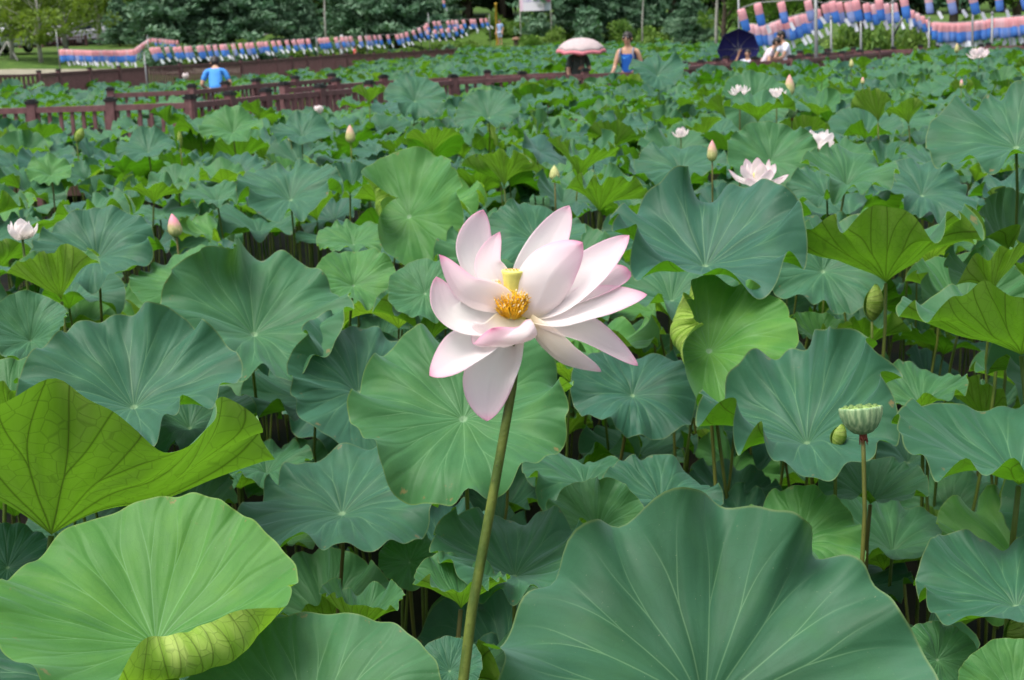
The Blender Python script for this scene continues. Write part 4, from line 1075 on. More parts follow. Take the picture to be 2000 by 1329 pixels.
def quads_mesh(name, C, size, tint, mat, rs, flat=.0, asp=1.7):
    n = len(C); rng = np.random.RandomState(rs)
    a = rng.normal(size=(n, 3)); a[:, 2] *= (1 - flat); a /= np.linalg.norm(a, axis=1)[:, None]
    b = rng.normal(size=(n, 3)); b -= a * (a * b).sum(1)[:, None]; b /= np.linalg.norm(b, axis=1)[:, None]
    sz = (size * rng.uniform(.6, 1.3, n))[:, None]
    u = a * sz * asp * .5; v = b * sz * .5
    V = np.stack([C - u, C + v * .9 - u * .1, C + u, C - v * .9 + u * .1], 1).reshape(-1, 3)
    Fq = np.arange(4 * n).reshape(n, 4)
    return np_mesh(name, V, Fq, [mat], None, {'tint': np.repeat(tint, 4)}, False)

def tree_proto(kind, seed):
    """unit tree about 8 m high; returns (trunk mesh, crown mesh)"""
    rng = np.random.RandomState(seed); r_ = random.Random(seed)
    mb = MB(); C = []; T = []
    if kind == 'pine':
        Ht = 8.0; mb.tube([(0, 0, -.3), (.05, .03, 2), (-.04, .05, 5), (0, 0, Ht * .97)], [.16, .13, .07, .015], 8)
        z = .7
        while z < Ht:
            L = (Ht - z) * .36 + .35; k = 6 if z < 6 else 5; a0 = r_.uniform(0, 6.28)
            for q in range(k):
                a = a0 + 6.283 * q / k + r_.uniform(-.3, .3); l_ = L * r_.uniform(.7, 1.15); el = r_.uniform(-.05, .35)
                e_ = Vector((math.cos(a) * l_, math.sin(a) * l_, z + l_ * el)); s_ = Vector((0, 0, z))
                mb.tube([s_, s_.lerp(e_, .6) + Vector((0, 0, -.05)), e_], [.03, .018, .006], 4)
                tb = r_.uniform(.1, .9)
                for c in range(int(10 + l_ * 9)):
                    t = r_.uniform(.18, 1.05); w_ = .30 * (1.1 - t * .5)
                    p = s_.lerp(e_, t) + Vector((r_.gauss(0, w_), r_.gauss(0, w_), r_.gauss(.03, w_ * .55)))
                    for g in range(5):
                        C.append((p.x + r_.gauss(0, .10), p.y + r_.gauss(0, .10), p.z + r_.gauss(0, .09))); T.append(min(1, max(0, tb + r_.uniform(-.3, .3))))
            z += r_.uniform(.42, .62)
        size = .17; mat = M_PINE; asp = 2.6
    else:
        Ht = 8.5; mb.tube([(0, 0, -.3), (.1, 0, 1.6), (0, .1, 3.4), (.1, .1, 6.2)], [.17, .14, .10, .04], 8)
        blobs = []
        for q in range(26 if kind == 'broad' else 34):
            a = r_.uniform(0, 6.28); zz = r_.uniform(1.6, 8.0) if kind == 'broad' else r_.uniform(1.7, 8.2); rr = 2.6 * math.sin(math.pi * min(.97, (zz - (.9 if kind == 'broad' else -.8)) / (8.0 if kind == 'broad' else 9.4))) * r_.uniform(.35, 1)
            c = Vector((math.cos(a) * rr, math.sin(a) * rr, zz)); blobs.append((c, r_.uniform(.55, 1.05)))
            s_ = Vector((0.03, .05, max(1.3, zz - rr * .7 - .3))); mb.tube([s_, s_.lerp(c, .5) + Vector((0, 0, .12)), c], [.06, .035, .01], 5)
        for (c, br) in blobs:
            tb = r_.uniform(.1, .9)
            for g in range(170 if kind == 'broad' else 130):
                d_ = rng.normal(size=3); d_ /= np.linalg.norm(d_); q = br * (.45 + .6 * r_.random() ** .6)
                C.append((c.x + d_[0] * q * 1.15, c.y + d_[1] * q * 1.15, c.z + d_[2] * q * .72)); T.append(min(1, max(0, tb + r_.uniform(-.3, .3))))
        size = .19; mat = M_DEC if kind == 'broad' else M_LIME; asp = 1.5
    C = np.array(C)
    tm = mb.build('trunk', M_BIRCH if kind == 'lime' else M_BARK, None, True); me_t = tm.data; bpy.data.objects.remove(tm)
    return me_t, quads_mesh('crown', C, size, np.array(T), mat, seed, 0, asp)
PROT = {k: [tree_proto(k, s * 7 + hash_) for s in (1, 2, 3)] for k, hash_ in (('pine', 11), ('broad', 22), ('lime', 33))}
tr_rng = random.Random(21)
def tree(kind, px, y, h, label, group=None, wid=1.0, v=None, x=None):
    X = on_z(px, 2.0, y).x if x is None else x; z = ground_z(X, y)
    e = empty('pine_tree' if kind == 'pine' else 'tree', (X, y, z), label, 'tree', group, (0, 0, tr_rng.uniform(0, 6.28)))
    mt, mc = PROT[kind][tr_rng.randrange(3) if v is None else v]; s_ = h / 8.2
    for nm, me in (('trunk', mt), ('crown', mc)):
        o = link(bpy.data.objects.new(nm, me), e); o.scale = (s_ * wid, s_ * wid, s_)
    return e
tree('pine', 345, 86, 7.2, 'bushy blue green pine behind the peak of the left lantern string', wid=1.25)
tree('pine', 455, 88, 8.0, 'bushy blue green pine right of the pine behind the lantern peak', wid=1.3)
tree('pine', 235, 92, 3.4, 'low green pine left of the peak in the lantern string', wid=1.1)
tree('pine', 590, 90, 4.4, 'small pine in the gap left of the pale thin trunk', wid=1.1)
tree('pine', 700, 97, 7.0, 'pine right of the pale thin trunk', wid=1.15)
tree('pine', 775, 97, 8.0, 'wide pine behind the middle of the lantern string', wid=1.3)
tree('pine', 865, 108, 5.0, 'pine behind the right end of the long lantern string', wid=1.1)
tree('pine', 1125, 95, 8.5, 'dark pine above the pink trimmed umbrella', wid=1.35)
tree('pine', 1205, 97, 6.0, 'pine between the pink umbrella and the man in the tank top', wid=1.2)
tree('pine', 1355, 84, 3.6, 'young pale pine left of the white trunk', wid=1.15)
tree('pine', 1270, 100, 7.5, 'tall pine above and right of the man in the tank top', wid=1.1)
tree('lime', 22, 78, 6.0, 'yellow green tree propped with poles at the left edge', wid=1.15)
tree('lime', 78, 76, 5.6, 'slim yellow green tree second from the left edge', wid=1.15)
tree('lime', 130, 84, 6.8, 'tall yellow green tree above the parked cars', wid=1.2)
tree('lime', 195, 96, 9.0, 'yellow green tree right of the parked cars', wid=1.1)
tree('broad', 288, 98, 10, 'dark leafy tree with a thick dark trunk above the lantern peak')
tree('broad', 1415, 74, 7.5, 'dark leafy tree behind the white trunk on the right')
tree('broad', 1520, 64, 8.5, 'dark leafy tree behind the first lanterns on the right', wid=1.2)
tree('broad', 1680, 60, 8.5, 'dark leafy tree behind the middle of the right hand lanterns', wid=1.2)
tree('broad', 1860, 58, 8.5, 'dark leafy tree behind the upper lanterns near the right edge', wid=1.2)
tree('broad', 1990, 60, 8.5, 'dark leafy tree at the right edge', wid=1.2)
# the wood behind
k = 0
for row, (yy, hh, st_) in enumerate(((112, 11, 4.2), (122, 12.5, 4.2), (134, 13, 4.6))):
    X = -.44 * yy
    while X < .44 * yy:
        kk = tr_rng.choice(['broad', 'broad', 'pine', 'lime', 'lime' if X < -15 else 'broad'])
        tree(kk, 0, yy + tr_rng.uniform(-3, 3), hh * tr_rng.uniform(.85, 1.15), 'dark tree in the wood closing the view behind the banks', 'trees of the wood behind the banks', 1.35, None, X + tr_rng.uniform(-1, 1)); X += st_
# bare pale trunks standing in front of the wood
for px, y, h, r_, lab in ((637, 84, 5.2, .06, 'thin pale leaning trunk between two pines left of centre'), (1398, 66, 5.0, .075, 'white birch like trunk left of the first right hand lanterns'), (1254, 82, 4.2, .05, 'pale thin trunk above the tank top man')):
    p = on_z(px, 1.5, y); z = ground_z(p.x, y); e = empty('tree', (p.x, y, z), lab, 'tree')
    mb = MB(); mb.tube([(0, 0, -.2), (.03, 0, h * .5), (.16, 0, h), (.2, 0, h + 2.4)], [r_ * 1.2, r_, r_ * .7, r_ * .3], 8); 
    for q in range(5): mb.tube([(.1, 0, h * .8 + q * .4), (.1 + (.7 if q % 2 else -.6), .2, h * .95 + q * .45)], [r_ * .35, r_ * .1], 5)
    mb.build('trunk', M_BIRCH, e, True)
    rr = random.Random(px); C = np.array([(rr.gauss(.2, .7), rr.gauss(0, .7), h + 1.3 + rr.gauss(0, .7)) for _ in range(900)])
    me = quads_mesh('crown', C, .17, np.array([rr.random() for _ in range(900)]), M_SHRUB, px, 0, 1.5); link(bpy.data.objects.new('crown', me), e)

ON_ = ['first', 'second', 'third', 'fourth', 'fifth', 'sixth', 'seventh', 'eighth', 'ninth', 'tenth', 'eleventh', 'twelfth', 'thirteenth', 'fourteenth', 'fifteenth', 'sixteenth', 'seventeenth', 'eighteenth', 'nineteenth', 'twentieth',
 'twenty first', 'twenty second', 'twenty third', 'twenty fourth', 'twenty fifth', 'twenty sixth', 'twenty seventh', 'twenty eighth', 'twenty ninth', 'thirtieth']
def shrub_mesh(seed, n=1500, kind=0):
    rng = np.random.RandomState(seed); C = []; T = []
    for b in range(16):
        a = rng.uniform(0, 6.28); q = rng.uniform(0, .62); c = np.array([q * math.cos(a), q * math.sin(a), rng.uniform(.2, .75) * (1 - .35 * q)]); tb = rng.uniform(.1, .9)
        m_ = n // 16; d_ = rng.normal(size=(m_, 3)); d_ /= np.linalg.norm(d_, axis=1)[:, None]
        C.append(c + d_ * (rng.uniform(.1, 1, (m_, 1)) ** .5) * np.array([.34, .34, .26])); T.append(np.clip(tb + rng.uniform(-.3, .3, m_), 0, 1))
    C = np.concatenate(C); C[:, 2] = np.maximum(C[:, 2], .02)
    return quads_mesh('shrub', C, .085, np.concatenate(T), [M_SHRUB, M_DEC, M_PINE][kind], seed, 0, 1.8)
SH = [shrub_mesh(60 + i, 1900, i % 3) for i in range(6)]
sh_rng = random.Random(31)
def shrub(px, y, w_, h, label, group=None, v=None):
    p = on_z(px, 1.0, y); o = link(bpy.data.objects.new('shrub', SH[sh_rng.randrange(6) if v is None else v]))
    o.location = (p.x, y, ground_z(p.x, y) - .05); o.scale = (w_, w_ * .8, h); o.rotation_euler = (0, 0, sh_rng.uniform(0, 6.28)); return tag(o, label, 'shrub', group)
g1 = 'shrubs along the right bank behind the railing'
for i, px in enumerate(range(1545, 2060, 26)): shrub(px + sh_rng.uniform(-8, 8), 43.5 + sh_rng.uniform(0, 3), 1.0, sh_rng.uniform(1.1, 2.0) if px > 1600 else 1.2, ON_[i] + ' from the left, green shrub of the dense hedge below the right hand lanterns', g1, [0, 0, 1, 3][i % 4])
g2 = 'shrubs along the water edge in the middle'
for i, px in enumerate(range(925, 1540, 24)): 
    yy = pond_edge(on_z(px, 1, 78).x, 78) + 1.2 + sh_rng.uniform(0, 2.5)
    shrub(px + sh_rng.uniform(-9, 9), yy, sh_rng.uniform(1.1, 1.9), sh_rng.uniform(.6, 1.3), ON_[i] + ' from the left, rough green shrub where the lotus bed meets the grassy bank', g2, [0, 3, 1, 4][i % 4])
g3 = 'shrubs behind the far fence'
for i, px in enumerate(range(300, 930, 22)):
    yy = float(np.interp(px, [284, 500, 640, 800, 958], [70, 78, 84, 89, 96])) + sh_rng.uniform(0, 3)
    shrub(px + sh_rng.uniform(-9, 9), yy, sh_rng.uniform(1.2, 2.0), sh_rng.uniform(.7, 1.5), ON_[i] + ' from the left, green shrub between the far fence and the pines', g3, [0, 2, 1, 3, 5][i % 5])
g4 = 'yellowish shrubs by the left fence'
for i, px in enumerate(range(-10, 270, 26)): shrub(px, 54 + px * .012 + sh_rng.uniform(0, 1.5), .9, .55, ON_[i] + ' from the left, low yellow green shrub just beyond the far fence on the left', g4, [0, 3][i % 2])
g5 = 'shrubs scattered up the middle slope'
for i, px in enumerate(sorted(sh_rng.uniform(960, 1500) for _ in range(26))): shrub(px, sh_rng.uniform(90, 106), sh_rng.uniform(1.0, 2.0), sh_rng.uniform(.9, 2.0), ON_[i] + ' from the left, shrub scattered on the grassy slope under the pines', g5)
shrub(1655, 46, 1.6, 1.6, 'bright green bush between the two lower lantern rows', None, 3)
# clipped bush in a black pot on the slope
p = on_z(1041, 2.5, 84); z = ground_z(p.x, 84); e = empty('potted_bush', (p.x, 84, z), 'clipped dark green bush in a black tub in front of the banner', 'potted plant')
mb = MB(); mb.lathe([(.26, 0), (.36, .35), (.42, .62), (.45, .66), (.38, .66), (.3, .6), (0.01, .58)], 20); mb.build('pot', plain('black_tub', (.01, .01, .014), .5, .4, .1), e, True)
rr = np.random.RandomState(4); d_ = rr.normal(size=(2600, 3)); d_ /= np.linalg.norm(d_, axis=1)[:, None]; C = d_ * (rr.uniform(.3, 1, (2600, 1)) ** .4) * np.array([.62, .62, .30]) + np.array([0, 0, 1.0])
link(bpy.data.objects.new('foliage', quads_mesh('foliage', C, .07, rr.uniform(0, .8, 2600), M_DEC, 4)), e)

# ---------------------------------------------------------------- banner, cars, poles
def banner():
    y = 92; p = on_z(1046, 3.2, y); z = ground_z(p.x, y); top = at(1046, 1, y / 1.0).z
    e = empty('banner', (p.x, y, z), 'white and pink banner with violet writing on two posts behind the potted bush', 'banner')
    W = 1.95; Hh = 1.0; zc = at(1046, 7, y).z - z
    for s_ in (-1, 1):
        mb = MB(); mb.tube([(s_ * W / 2, 0, -.2), (s_ * W / 2, 0, zc + Hh / 2 + .1)], .03, 8); mb.build('post', M_BIRCH, e, True)
    t = NT('banner_cloth'); tc = t.n('ShaderNodeTexCoord').outputs['Generated']; sp = t.n('ShaderNodeSeparateXYZ'); t.put(sp.inputs[0], tc)
    c = t.mix(t.step(sp.outputs[0], .0, .16, .55, 0), (.74, .70, .76), (.78, .30, .50)); c = t.mix(t.step(sp.outputs[0], .76, .80), c, (.50, .12, .28))
    c = t.mix(t.math('MULTIPLY', t.step(sp.outputs[0], .76, .80), t.step(sp.outputs[2], .55, .45)), c, (.35, .40, .45))
    mt = t.out(t.bsdf(c, .7, .2))
    mb = MB(); mb.box((0, -.02, zc), (W, .012, Hh)); cl = mb.build('cloth', mt, e)
    mt2 = plain('banner_ink', (.20, .16, .50), .6, .2, .1)
    cu = bpy.data.curves.new('lettering', 'FONT'); cu.body = '\uc5f0\uaf43'; cu.size = .01
    # strokes of the illegible line of writing: a row of blocky syllables
    mb = MB(); rr = random.Random(8)
    for q in range(6):
        cx = -.66 + q * .19
        for (a, b) in (((-.06, .08), (.05, .08)), ((-.06, .08), (-.06, -.01)), ((.07, .11), (.07, -.04)), ((-.06, -.07), (.06, -.07)), ((0, -.01), (.0, -.07))):
            if rr.random() < .2: continue
            mb.bar((cx + a[0], -.031, zc + .13 + a[1]), (cx + b[0], -.031, zc + .13 + b[1]), .006, .024) if abs(a[1] - b[1]) < .01 else mb.box((cx + (a[0] + b[0]) / 2, -.031, zc + .13 + (a[1] + b[1]) / 2), (.024, .006, abs(a[1] - b[1])))
    mb.build('lettering', mt2, cl)
    bpy.data.curves.remove(cu)
banner()
M_GLASS = plain('car_glass', (.015, .02, .025), .08, .6, .1); M_TYRE = plain('tyre', (.015, .015, .015), .8, .2, .1); M_CHROME = plain('rim_metal', (.45, .45, .47), .3, .6, .1, metal=.8)
M_LAMP = plain('headlamp', (.8, .8, .78), .15, .7, .05); M_TAIL = plain('tail_lamp', (.35, .01, .01), .3, .5, .05)
def car(px, y, col, label, rz, suv=True):
    p = on_z(px, 2.0, y); z = ground_z(p.x, y) + .07; e = empty('parked_car', (p.x, y, z), label, 'car', None, (0, 0, rz))
    mp = plain('car_paint', col, .25, .6, .03)
    h1, h2 = (.95, 1.65) if suv else (.85, 1.42)
    prof = [(-2.2, .35), (-2.25, .7), (-2.1, h1 - .05), (-1.1, h1 + .02), (-.5, h2 - .06), (.3, h2), (1.3, h2 - .03) if suv else (.9, h2 - .08), (2.0, h1 + .05), (2.2, .85), (2.22, .4)]
    def body(ps, hw, taper):
        n = len(ps); vs = []
        for s_ in (-1, 1):
            for (x, z_) in ps: vs.append((x, s_ * (hw - (taper * max(0, z_ - h1))), z_))
        fs = [tuple(range(n)), tuple(range(2 * n - 1, n - 1, -1))] + [(i, i + n, (i + 1) % n + n, (i + 1) % n) for i in range(n)]
        return vs, fs
    mb = MB(); vs, fs = body(prof, .88, .35); mb.add(vs, fs); b = mb.build('body', mp, e, False)
    bv = b.modifiers.new('soft', 'BEVEL'); bv.width = .07; bv.segments = 3
    win = [(-1.0, h1 + .06), (-.46, h2 - .12), (.3, h2 - .07), (1.22 if suv else .85, h2 - .10), (1.75, h1 + .10)]
    for s_ in (-1, 1):
        mb = MB(); vs = []
        for off in (0, .02):
            for (x, z_) in win: vs.append((x, s_ * (.88 - .35 * max(0, z_ - h1) + .004 + off), z_))
        n = len(win); mb.add(vs, [tuple(range(n)), tuple(range(2 * n - 1, n - 1, -1))] + [(i, i + n, (i + 1) % n + n, (i + 1) % n) for i in range(n)])
        w_ = mb.build('side_window', M_GLASS, e)
    for x0, z0, x1, z1, nm in ((-1.13, h1 + .07, -.53, h2 - .10, 'windscreen'), (1.98, h1 + .10, 1.36 if suv else 1.0, h2 - .10, 'rear_window')):
        sx = -.03 if nm == 'windscreen' else .03
        mb = MB(); vs = [(x0 + sx, -.78, z0), (x0 + sx, .78, z0), (x1 + sx, .66, z1), (x1 + sx, -.66, z1)]; vs += [(x + .04 * (1 if sx < 0 else -1), y_, z_) for x, y_, z_ in vs]
        mb.add(vs, [(0, 1, 2, 3), (7, 6, 5, 4), (0, 4, 5, 1), (1, 5, 6, 2), (2, 6, 7, 3), (3, 7, 4, 0)]); mb.build(nm, M_GLASS, e)
    for x in (-1.35, 1.35):
        for s_ in (-1, 1):
            M4 = Matrix.Translation((x, s_ * .80, .34)) @ Matrix.Rotation(math.pi / 2, 4, 'X')
            mb = MB(); mb.lathe([(.2, -.1), (.33, -.1), (.35, -.06), (.35, .06), (.33, .1), (.2, .1)], 20, M4); wl = mb.build('wheel', M_TYRE, e, True)
            mb = MB(); mb.lathe([(.001, -.09), (.2, -.105), (.21, 0), (.2, .105), (.001, .09)], 16, M4); mb.build('rim', M_CHROME, wl, True)
    for s_ in (-1, 1):
        mb = MB(); mb.ball((-2.17, s_ * .62, .72), (.07, .2, .1)); mb.build('headlight', M_LAMP, e, True)
        mb = MB(); mb.ball((2.17, s_ * .70, .88), (.05, .12, .14)); mb.build('tail_light', M_TAIL, e, True)
    return e
car(158, 104, (.42, .42, .46), 'light silver car parked under the yellow green trees', .5)
car(118, 107, (.52, .52, .54), 'white car partly hidden left of the light silver car', .35, False)
car(25, 100, (.50, .50, .52), 'white car behind the propped tree at the left edge', .2)
car(62, 104, (.03, .045, .035), 'dark green car in shade right of the propped tree', .3, False)
car(2, 82, (.55, .55, .60), 'white car cut off by the left edge of the picture', 1.2, False)
# low brown parking fence
def far_fence():
    a = on_z(40, 2, 92); b = on_z(170, 2, 95); railing((a.x, a.y, 0), (b.x, b.y, 0), 'low reddish brown fence in front of the parked cars', 1.6, group='fence of the car park', rh=.7, deck=ground_z(a.x, a.y) - .1, step=.2)
far_fence()
M_POLE = plain('galvanised_pole', (.20, .21, .21), .45, .5, .12, 20, metal=.5)
M_WIRE = plain('cable', (.30, .31, .30), .6, .3, .1)
def pole(px, y, ytop, r_, label, lean=0.0, group=None):
    ztop = at(px, ytop, y).z
    p = on_z(px, 1.5, y); e = empty('lantern_pole', (p.x, y, min(0, ground_z(p.x, y)) if ground_z(p.x, y) < 0 else ground_z(p.x, y)), label, 'pole', group)
    h = ztop - e.location.z
    mb = MB(); mb.tube([(0, 0, -.1), (lean * h * .5, 0, h * .5), (lean * h, 0, h)], [r_, r_, r_ * .9], 10); mb.build('shaft', M_POLE, e, True)
    mb = MB(); mb.lathe([(r_ * 1.25, 0), (r_ * 1.25, .03), (r_ * .5, .06), (.001, .065)], 10, Matrix.Translation((lean * h, 0, h))); mb.build('cap', M_POLE, e, True)
    return e
for px, y, zt, lab in ((116, 70, 62, 'thin pole at the left end of the lantern strings'), (284, 52, 105, 'grey pole in front of the far fence below the lantern peak'), (292, 72, 72, 'pole at the peak of the left lantern string'),
                       (458, 72, 86, 'thin pole behind the stooping man'), (620, 80, 73, 'thin pole left of the distant walkers'), (717, 84, 68, 'thin pole right of the child in red'), (823, 98, -50, 'dark tall pole behind the right end of the lantern string'), (840, 90, 28, 'short thin pole where the lantern string splits'), (958, 96, 30, 'pole at the right end of the long lantern string')):
    pole(px, y, zt, .028, lab, -.01)
for px, y, zt, r_, lab in ((1447, 37, -30, .035, 'slender pole rising behind the navy umbrella'), (1597, 34.5, -40, .055, 'thick grey pole right of the person in white'), (1626, 38, 36, .04, 'grey pole second from the person in white'), (1684, 39, 30, .04, 'dark slender pole below the lantern row right of the two grey poles'),
                           (1746, 38, 5, .04, 'grey pole beside the slanting brace'), (1817, 38, 38, .035, 'pole at the left end of the dense lantern curtain'), (1902, 38, -20, .04, 'pole in the middle of the dense lantern curtain'), (1940, 38, 28, .045, 'pole where the dense lantern curtain steps up')):
    pole(px, y, zt, r_ * .8, lab, -.02)
b0 = on_z(1760, 2.0, 38.2); mb = MB(); a_ = at(1741, 78, 38.6); b_ = at(1763, 36, 38.0); mb.tube([a_, b_], .035, 8); tag(mb.build('pole_brace', M_POLE, None, True), 'pale slanting brace leaning on the grey pole at the right', 'brace')
# poles propping the left tree
for i, (x0, x1) in enumerate(((22, -6), (22, 36))):
    a_ = at(x0 - 8, 82, 77.5); b_ = at(x1, 134, 75.5); b_.z = ground_z(b_.x, b_.y); mb = MB(); mb.tube([b_, a_], .06, 8); tag(mb.build('tree_prop', M_BIRCH, None, True), ['wooden prop on the left of the tree at the left edge', 'wooden prop on the right of the tree at the left edge'][i], 'prop')

# ---------------------------------------------------------------- lanterns
def lantern_cloth(name, col, trans):
    t = NT(name); tc = t.n('ShaderNodeTexCoord').outputs['Object']; nz = t.noise(tc, 4, 3); oi = t.n('ShaderNodeObjectInfo').outputs['Random']
    c = t.mix(t.step(nz, .3, .7), tuple(c * .85 for c in col), col); c = t.mix(t.step(oi, .5, 1.0, 0, .45), c, (.75, .70, .75))
    p = t.bsdf(c, .7, .15); tr = t.n('ShaderNodeBsdfTranslucent'); t.put(tr.inputs['Color'], trans); return t.out(t.mixs(.35, p, tr.outputs[0]))
M_LR = lantern_cloth('lantern_red_cloth', (.86, .44, .47), (.92, .50, .52)); M_LB = lantern_cloth('lantern_blue_cloth', (.10, .32, .86), (.22, .48, .96)); M_LW = plain('lantern_tag', (.74, .76, .82), .7, .2, .08)
def lantern_proto():
    me = []
    def wob(a, i): return .03 * math.sin(6 * a + i)
    mb = MB(); mb.lathe([(.02, 0), (.088, -.006), (.102, -.025), (.104, -.16), (.102, -.27)], 14, None, None, wob); me.append(('shade_top', mb.build('shade_top', M_LR, None, True)))
    mb = MB(); mb.lathe([(.102, -.272), (.104, -.40), (.100, -.54), (.085, -.565), (.03, -.575)], 14, None, None, wob); me.append(('shade_bottom', mb.build('shade_bottom', M_LB, None, True)))
    mb = MB(); mb.tube([(0, 0, -.56), (.005, 0, -.60)], .008, 5)
    mb.box((.01, 0, -.71), (.09, .008, .22)); me.append(('tail', mb.build('tail', M_LW, None, False)))
    out = [(n, o.data) for n, o in me]
    for n, o in me: bpy.data.objects.remove(o)
    return out
LP = lantern_proto()
lr = random.Random(55)
ONES = ['', 'first', 'second', 'third', 'fourth', 'fifth', 'sixth', 'seventh', 'eighth', 'ninth', 'tenth', 'eleventh', 'twelfth', 'thirteenth', 'fourteenth', 'fifteenth', 'sixteenth', 'seventeenth', 'eighteenth', 'nineteenth']
TENS = ['', '', 'twent', 'thirt', 'fort', 'fift', 'sixt']
def ordinal(n):
    if n < 20: return ONES[n]
    t, o = divmod(n, 10); return TENS[t] + 'ieth' if o == 0 else TENS[t] + 'y ' + ONES[o]
def nth(label, n): return label.replace('lantern', ordinal(n) + ' lantern from the left', 1)
def lantern(P, label, group, sc=1.0, tilt=0.12):
    e = bpy.data.objects.new('paper_lantern', None); e.location = P; e.empty_display_size = .05
    e.rotation_euler = (lr.uniform(-.05, .05), -tilt + lr.uniform(-.09, .09), lr.uniform(-.4, .4)); e['label'] = label; e['category'] = 'lantern'; e['group'] = group; COL.objects.link(e)
    for nm, me in LP:
        o = link(bpy.data.objects.new(nm, me), e); o.scale = (sc, sc, sc)
        if nm == 'tail': o.rotation_euler = (0, -lr.uniform(.0, .45), 0)
def path_pts(path, n):
    L = [0]
    for i in range(1, len(path)): L.append(L[-1] + math.hypot(path[i][0] - path[i - 1][0], path[i][1] - path[i - 1][1]))
    out = []
    for k in range(n):
        t = (k + .5) / n * L[-1]; xs = [np.interp(t, L, [q[j] for q in path]) for j in range(3)]; out.append(tuple(xs))
    return out
def cable(path, label):
    mb = MB(); mb.tube([at(x, y, d) + Vector((0, 0, .02)) for x, y, d in path], .012, 5); tag(mb.build('lantern_cable', M_WIRE, None, True), label, 'cable')
def string(path, n, label, group, sc=1.0, tilt=.12, jit=1.5, clabel=None):
    for q_, (x, y, d) in enumerate(path_pts(path, n)): lantern(at(x + lr.uniform(-jit, jit), y, d), nth(label, q_ + 1), group, sc * lr.uniform(.92, 1.08), tilt)
    cable(path, clabel)
S1 = [(117, 97, 70), (180, 99, 70), (230, 99, 71), (262, 97, 71), (292, 75, 72)]
string(S1, 34, 'lantern in the dense row left of the peak', 'dense lantern row on the far left', 1.0, .1, .8, 'cable of the dense lantern row on the far left')
string([(294, 75, 72), (348, 80, 78)], 8, 'lantern in the short dark row right of the peak', 'short lantern row right of the peak', .8, .1, .8, 'cable of the short row right of the peak')
S2 = [(284, 94, 66), (345, 92, 68), (430, 88, 72), (500, 83, 74), (640, 74, 80), (770, 68, 84), (800, 62, 85), (825, 51, 87), (840, 43, 88), (958, 36, 92)]
string(S2, 58, 'lantern on the long string in front of the pines', 'long lantern string in front of the pines', 1.05, .28, 5.5, 'long cable in front of the pines')
string([(826, 60, 84), (845, 59, 85), (868, 56, 87), (888, 53, 88), (907, 47, 90)], 6, 'lantern of the short row under the long string end', 'short second lantern row', 1.0, .25, 1.5, 'cable of the short second row')
def tops(lst, label, group, sc, tilt, clabel):
    for q_, (x, y, d) in enumerate(lst): lantern(at(x, y, d), nth(label, q_ + 1), group, sc * lr.uniform(.94, 1.06), tilt)
    cable(sorted([(x, y, d) for x, y, d in lst]), clabel)
R1 = [(1447, 18, 36), (1479, 7, 36), (1525, 4, 36), (1577, 1, 36), (1610, 8, 39), (1624, 3, 38), (1637, 5, 39), (1655, 4, 39), (1670, 0, 37), (1691, 7, 40), (1706, 8, 40), (1716, -2, 37), (1729, 8, 40), (1745, 7, 40), (1764, -8, 36), (1812, -14, 36), (1854, -16, 36), (1897, -16, 36), (1950, -20, 35), (1995, -22, 35)]
tops(R1, 'lantern in the upper row at the top right', 'upper lantern row at the top right', .98, .22, 'cable of the upper row at the top right')
string([(1462, 48, 37), (1495, 50, 37), (1520, 41, 37), (1552, 32, 37), (1580, 25, 38), (1600, 16, 38)], 13, 'lantern of the lower row above the navy umbrella', 'lower lantern row above the navy umbrella', .95, .25, 1.5, 'cable of the lower row above the navy umbrella')
string([(1765, 12, 38), (1784, 24, 38), (1800, 32, 38), (1815, 42, 38)], 5, 'lantern of the row falling steeply to the dense curtain', 'steep lantern row at the right', .78, .30, .5, 'steep cable at the right')
string([(1822, 44, 38), (1860, 46, 38), (1895, 44, 38), (1940, 37, 38), (2005, 32, 37)], 32, 'lantern in the dense curtain above the right railing', 'dense lantern curtain at the right', .86, .06, 1.0, 'cable of the dense curtain at the right')
lantern(at(866, 1, 100), 'single small lantern hung among the trees right of the dark tall pole', 'lone lanterns', .9)
# ---------------------------------------------------------------- people
def mat(name, col, rough=.7, spec=.25, var=.08): return plain(name, col, rough, spec, var, 25)
M_SKIN = mat('skin', (.52, .30, .20), .5, .35, .06); M_HAIR = mat('black_hair', (.018, .014, .012), .5, .4); M_EYE = mat('eye_dark', (.02, .015, .012), .2, .6)
def skin_mesh(name, J, E, material, parent, sub=2, root=0):
    """J: dict name -> (Vector, radius or (rx, ry)); E: list of edges by name"""
    bm = bmesh.new(); lay = bm.verts.layers.skin.verify(); vs = {}
    for i, (k_, (p, r_)) in enumerate(J.items()):
        v = bm.verts.new(p); rr = r_ if hasattr(r_, '__len__') else (r_, r_); v[lay].radius = rr; vs[k_] = v
        v[lay].use_root = (i == root)
    for a, b in E: bm.edges.new((vs[a], vs[b]))
    me = bpy.data.meshes.new(name); bm.to_mesh(me); bm.free()
    o = bpy.data.objects.new(name, me); COL.objects.link(o)
    sk = o.modifiers.new('skin', 'SKIN'); sk.use_smooth_shade = True
    if sub: ss = o.modifiers.new('sub', 'SUBSURF'); ss.levels = sub; ss.render_levels = sub
    dg = bpy.context.evaluated_depsgraph_get(); ev = o.evaluated_get(dg); m2 = bpy.data.meshes.new_from_object(ev)
    m2.name = name; m2.materials.clear(); m2.materials.append(material)
    bpy.data.objects.remove(o)
    m2.polygons.foreach_set('use_smooth', [True] * len(m2.polygons))
    return link(bpy.data.objects.new(name, m2), parent)
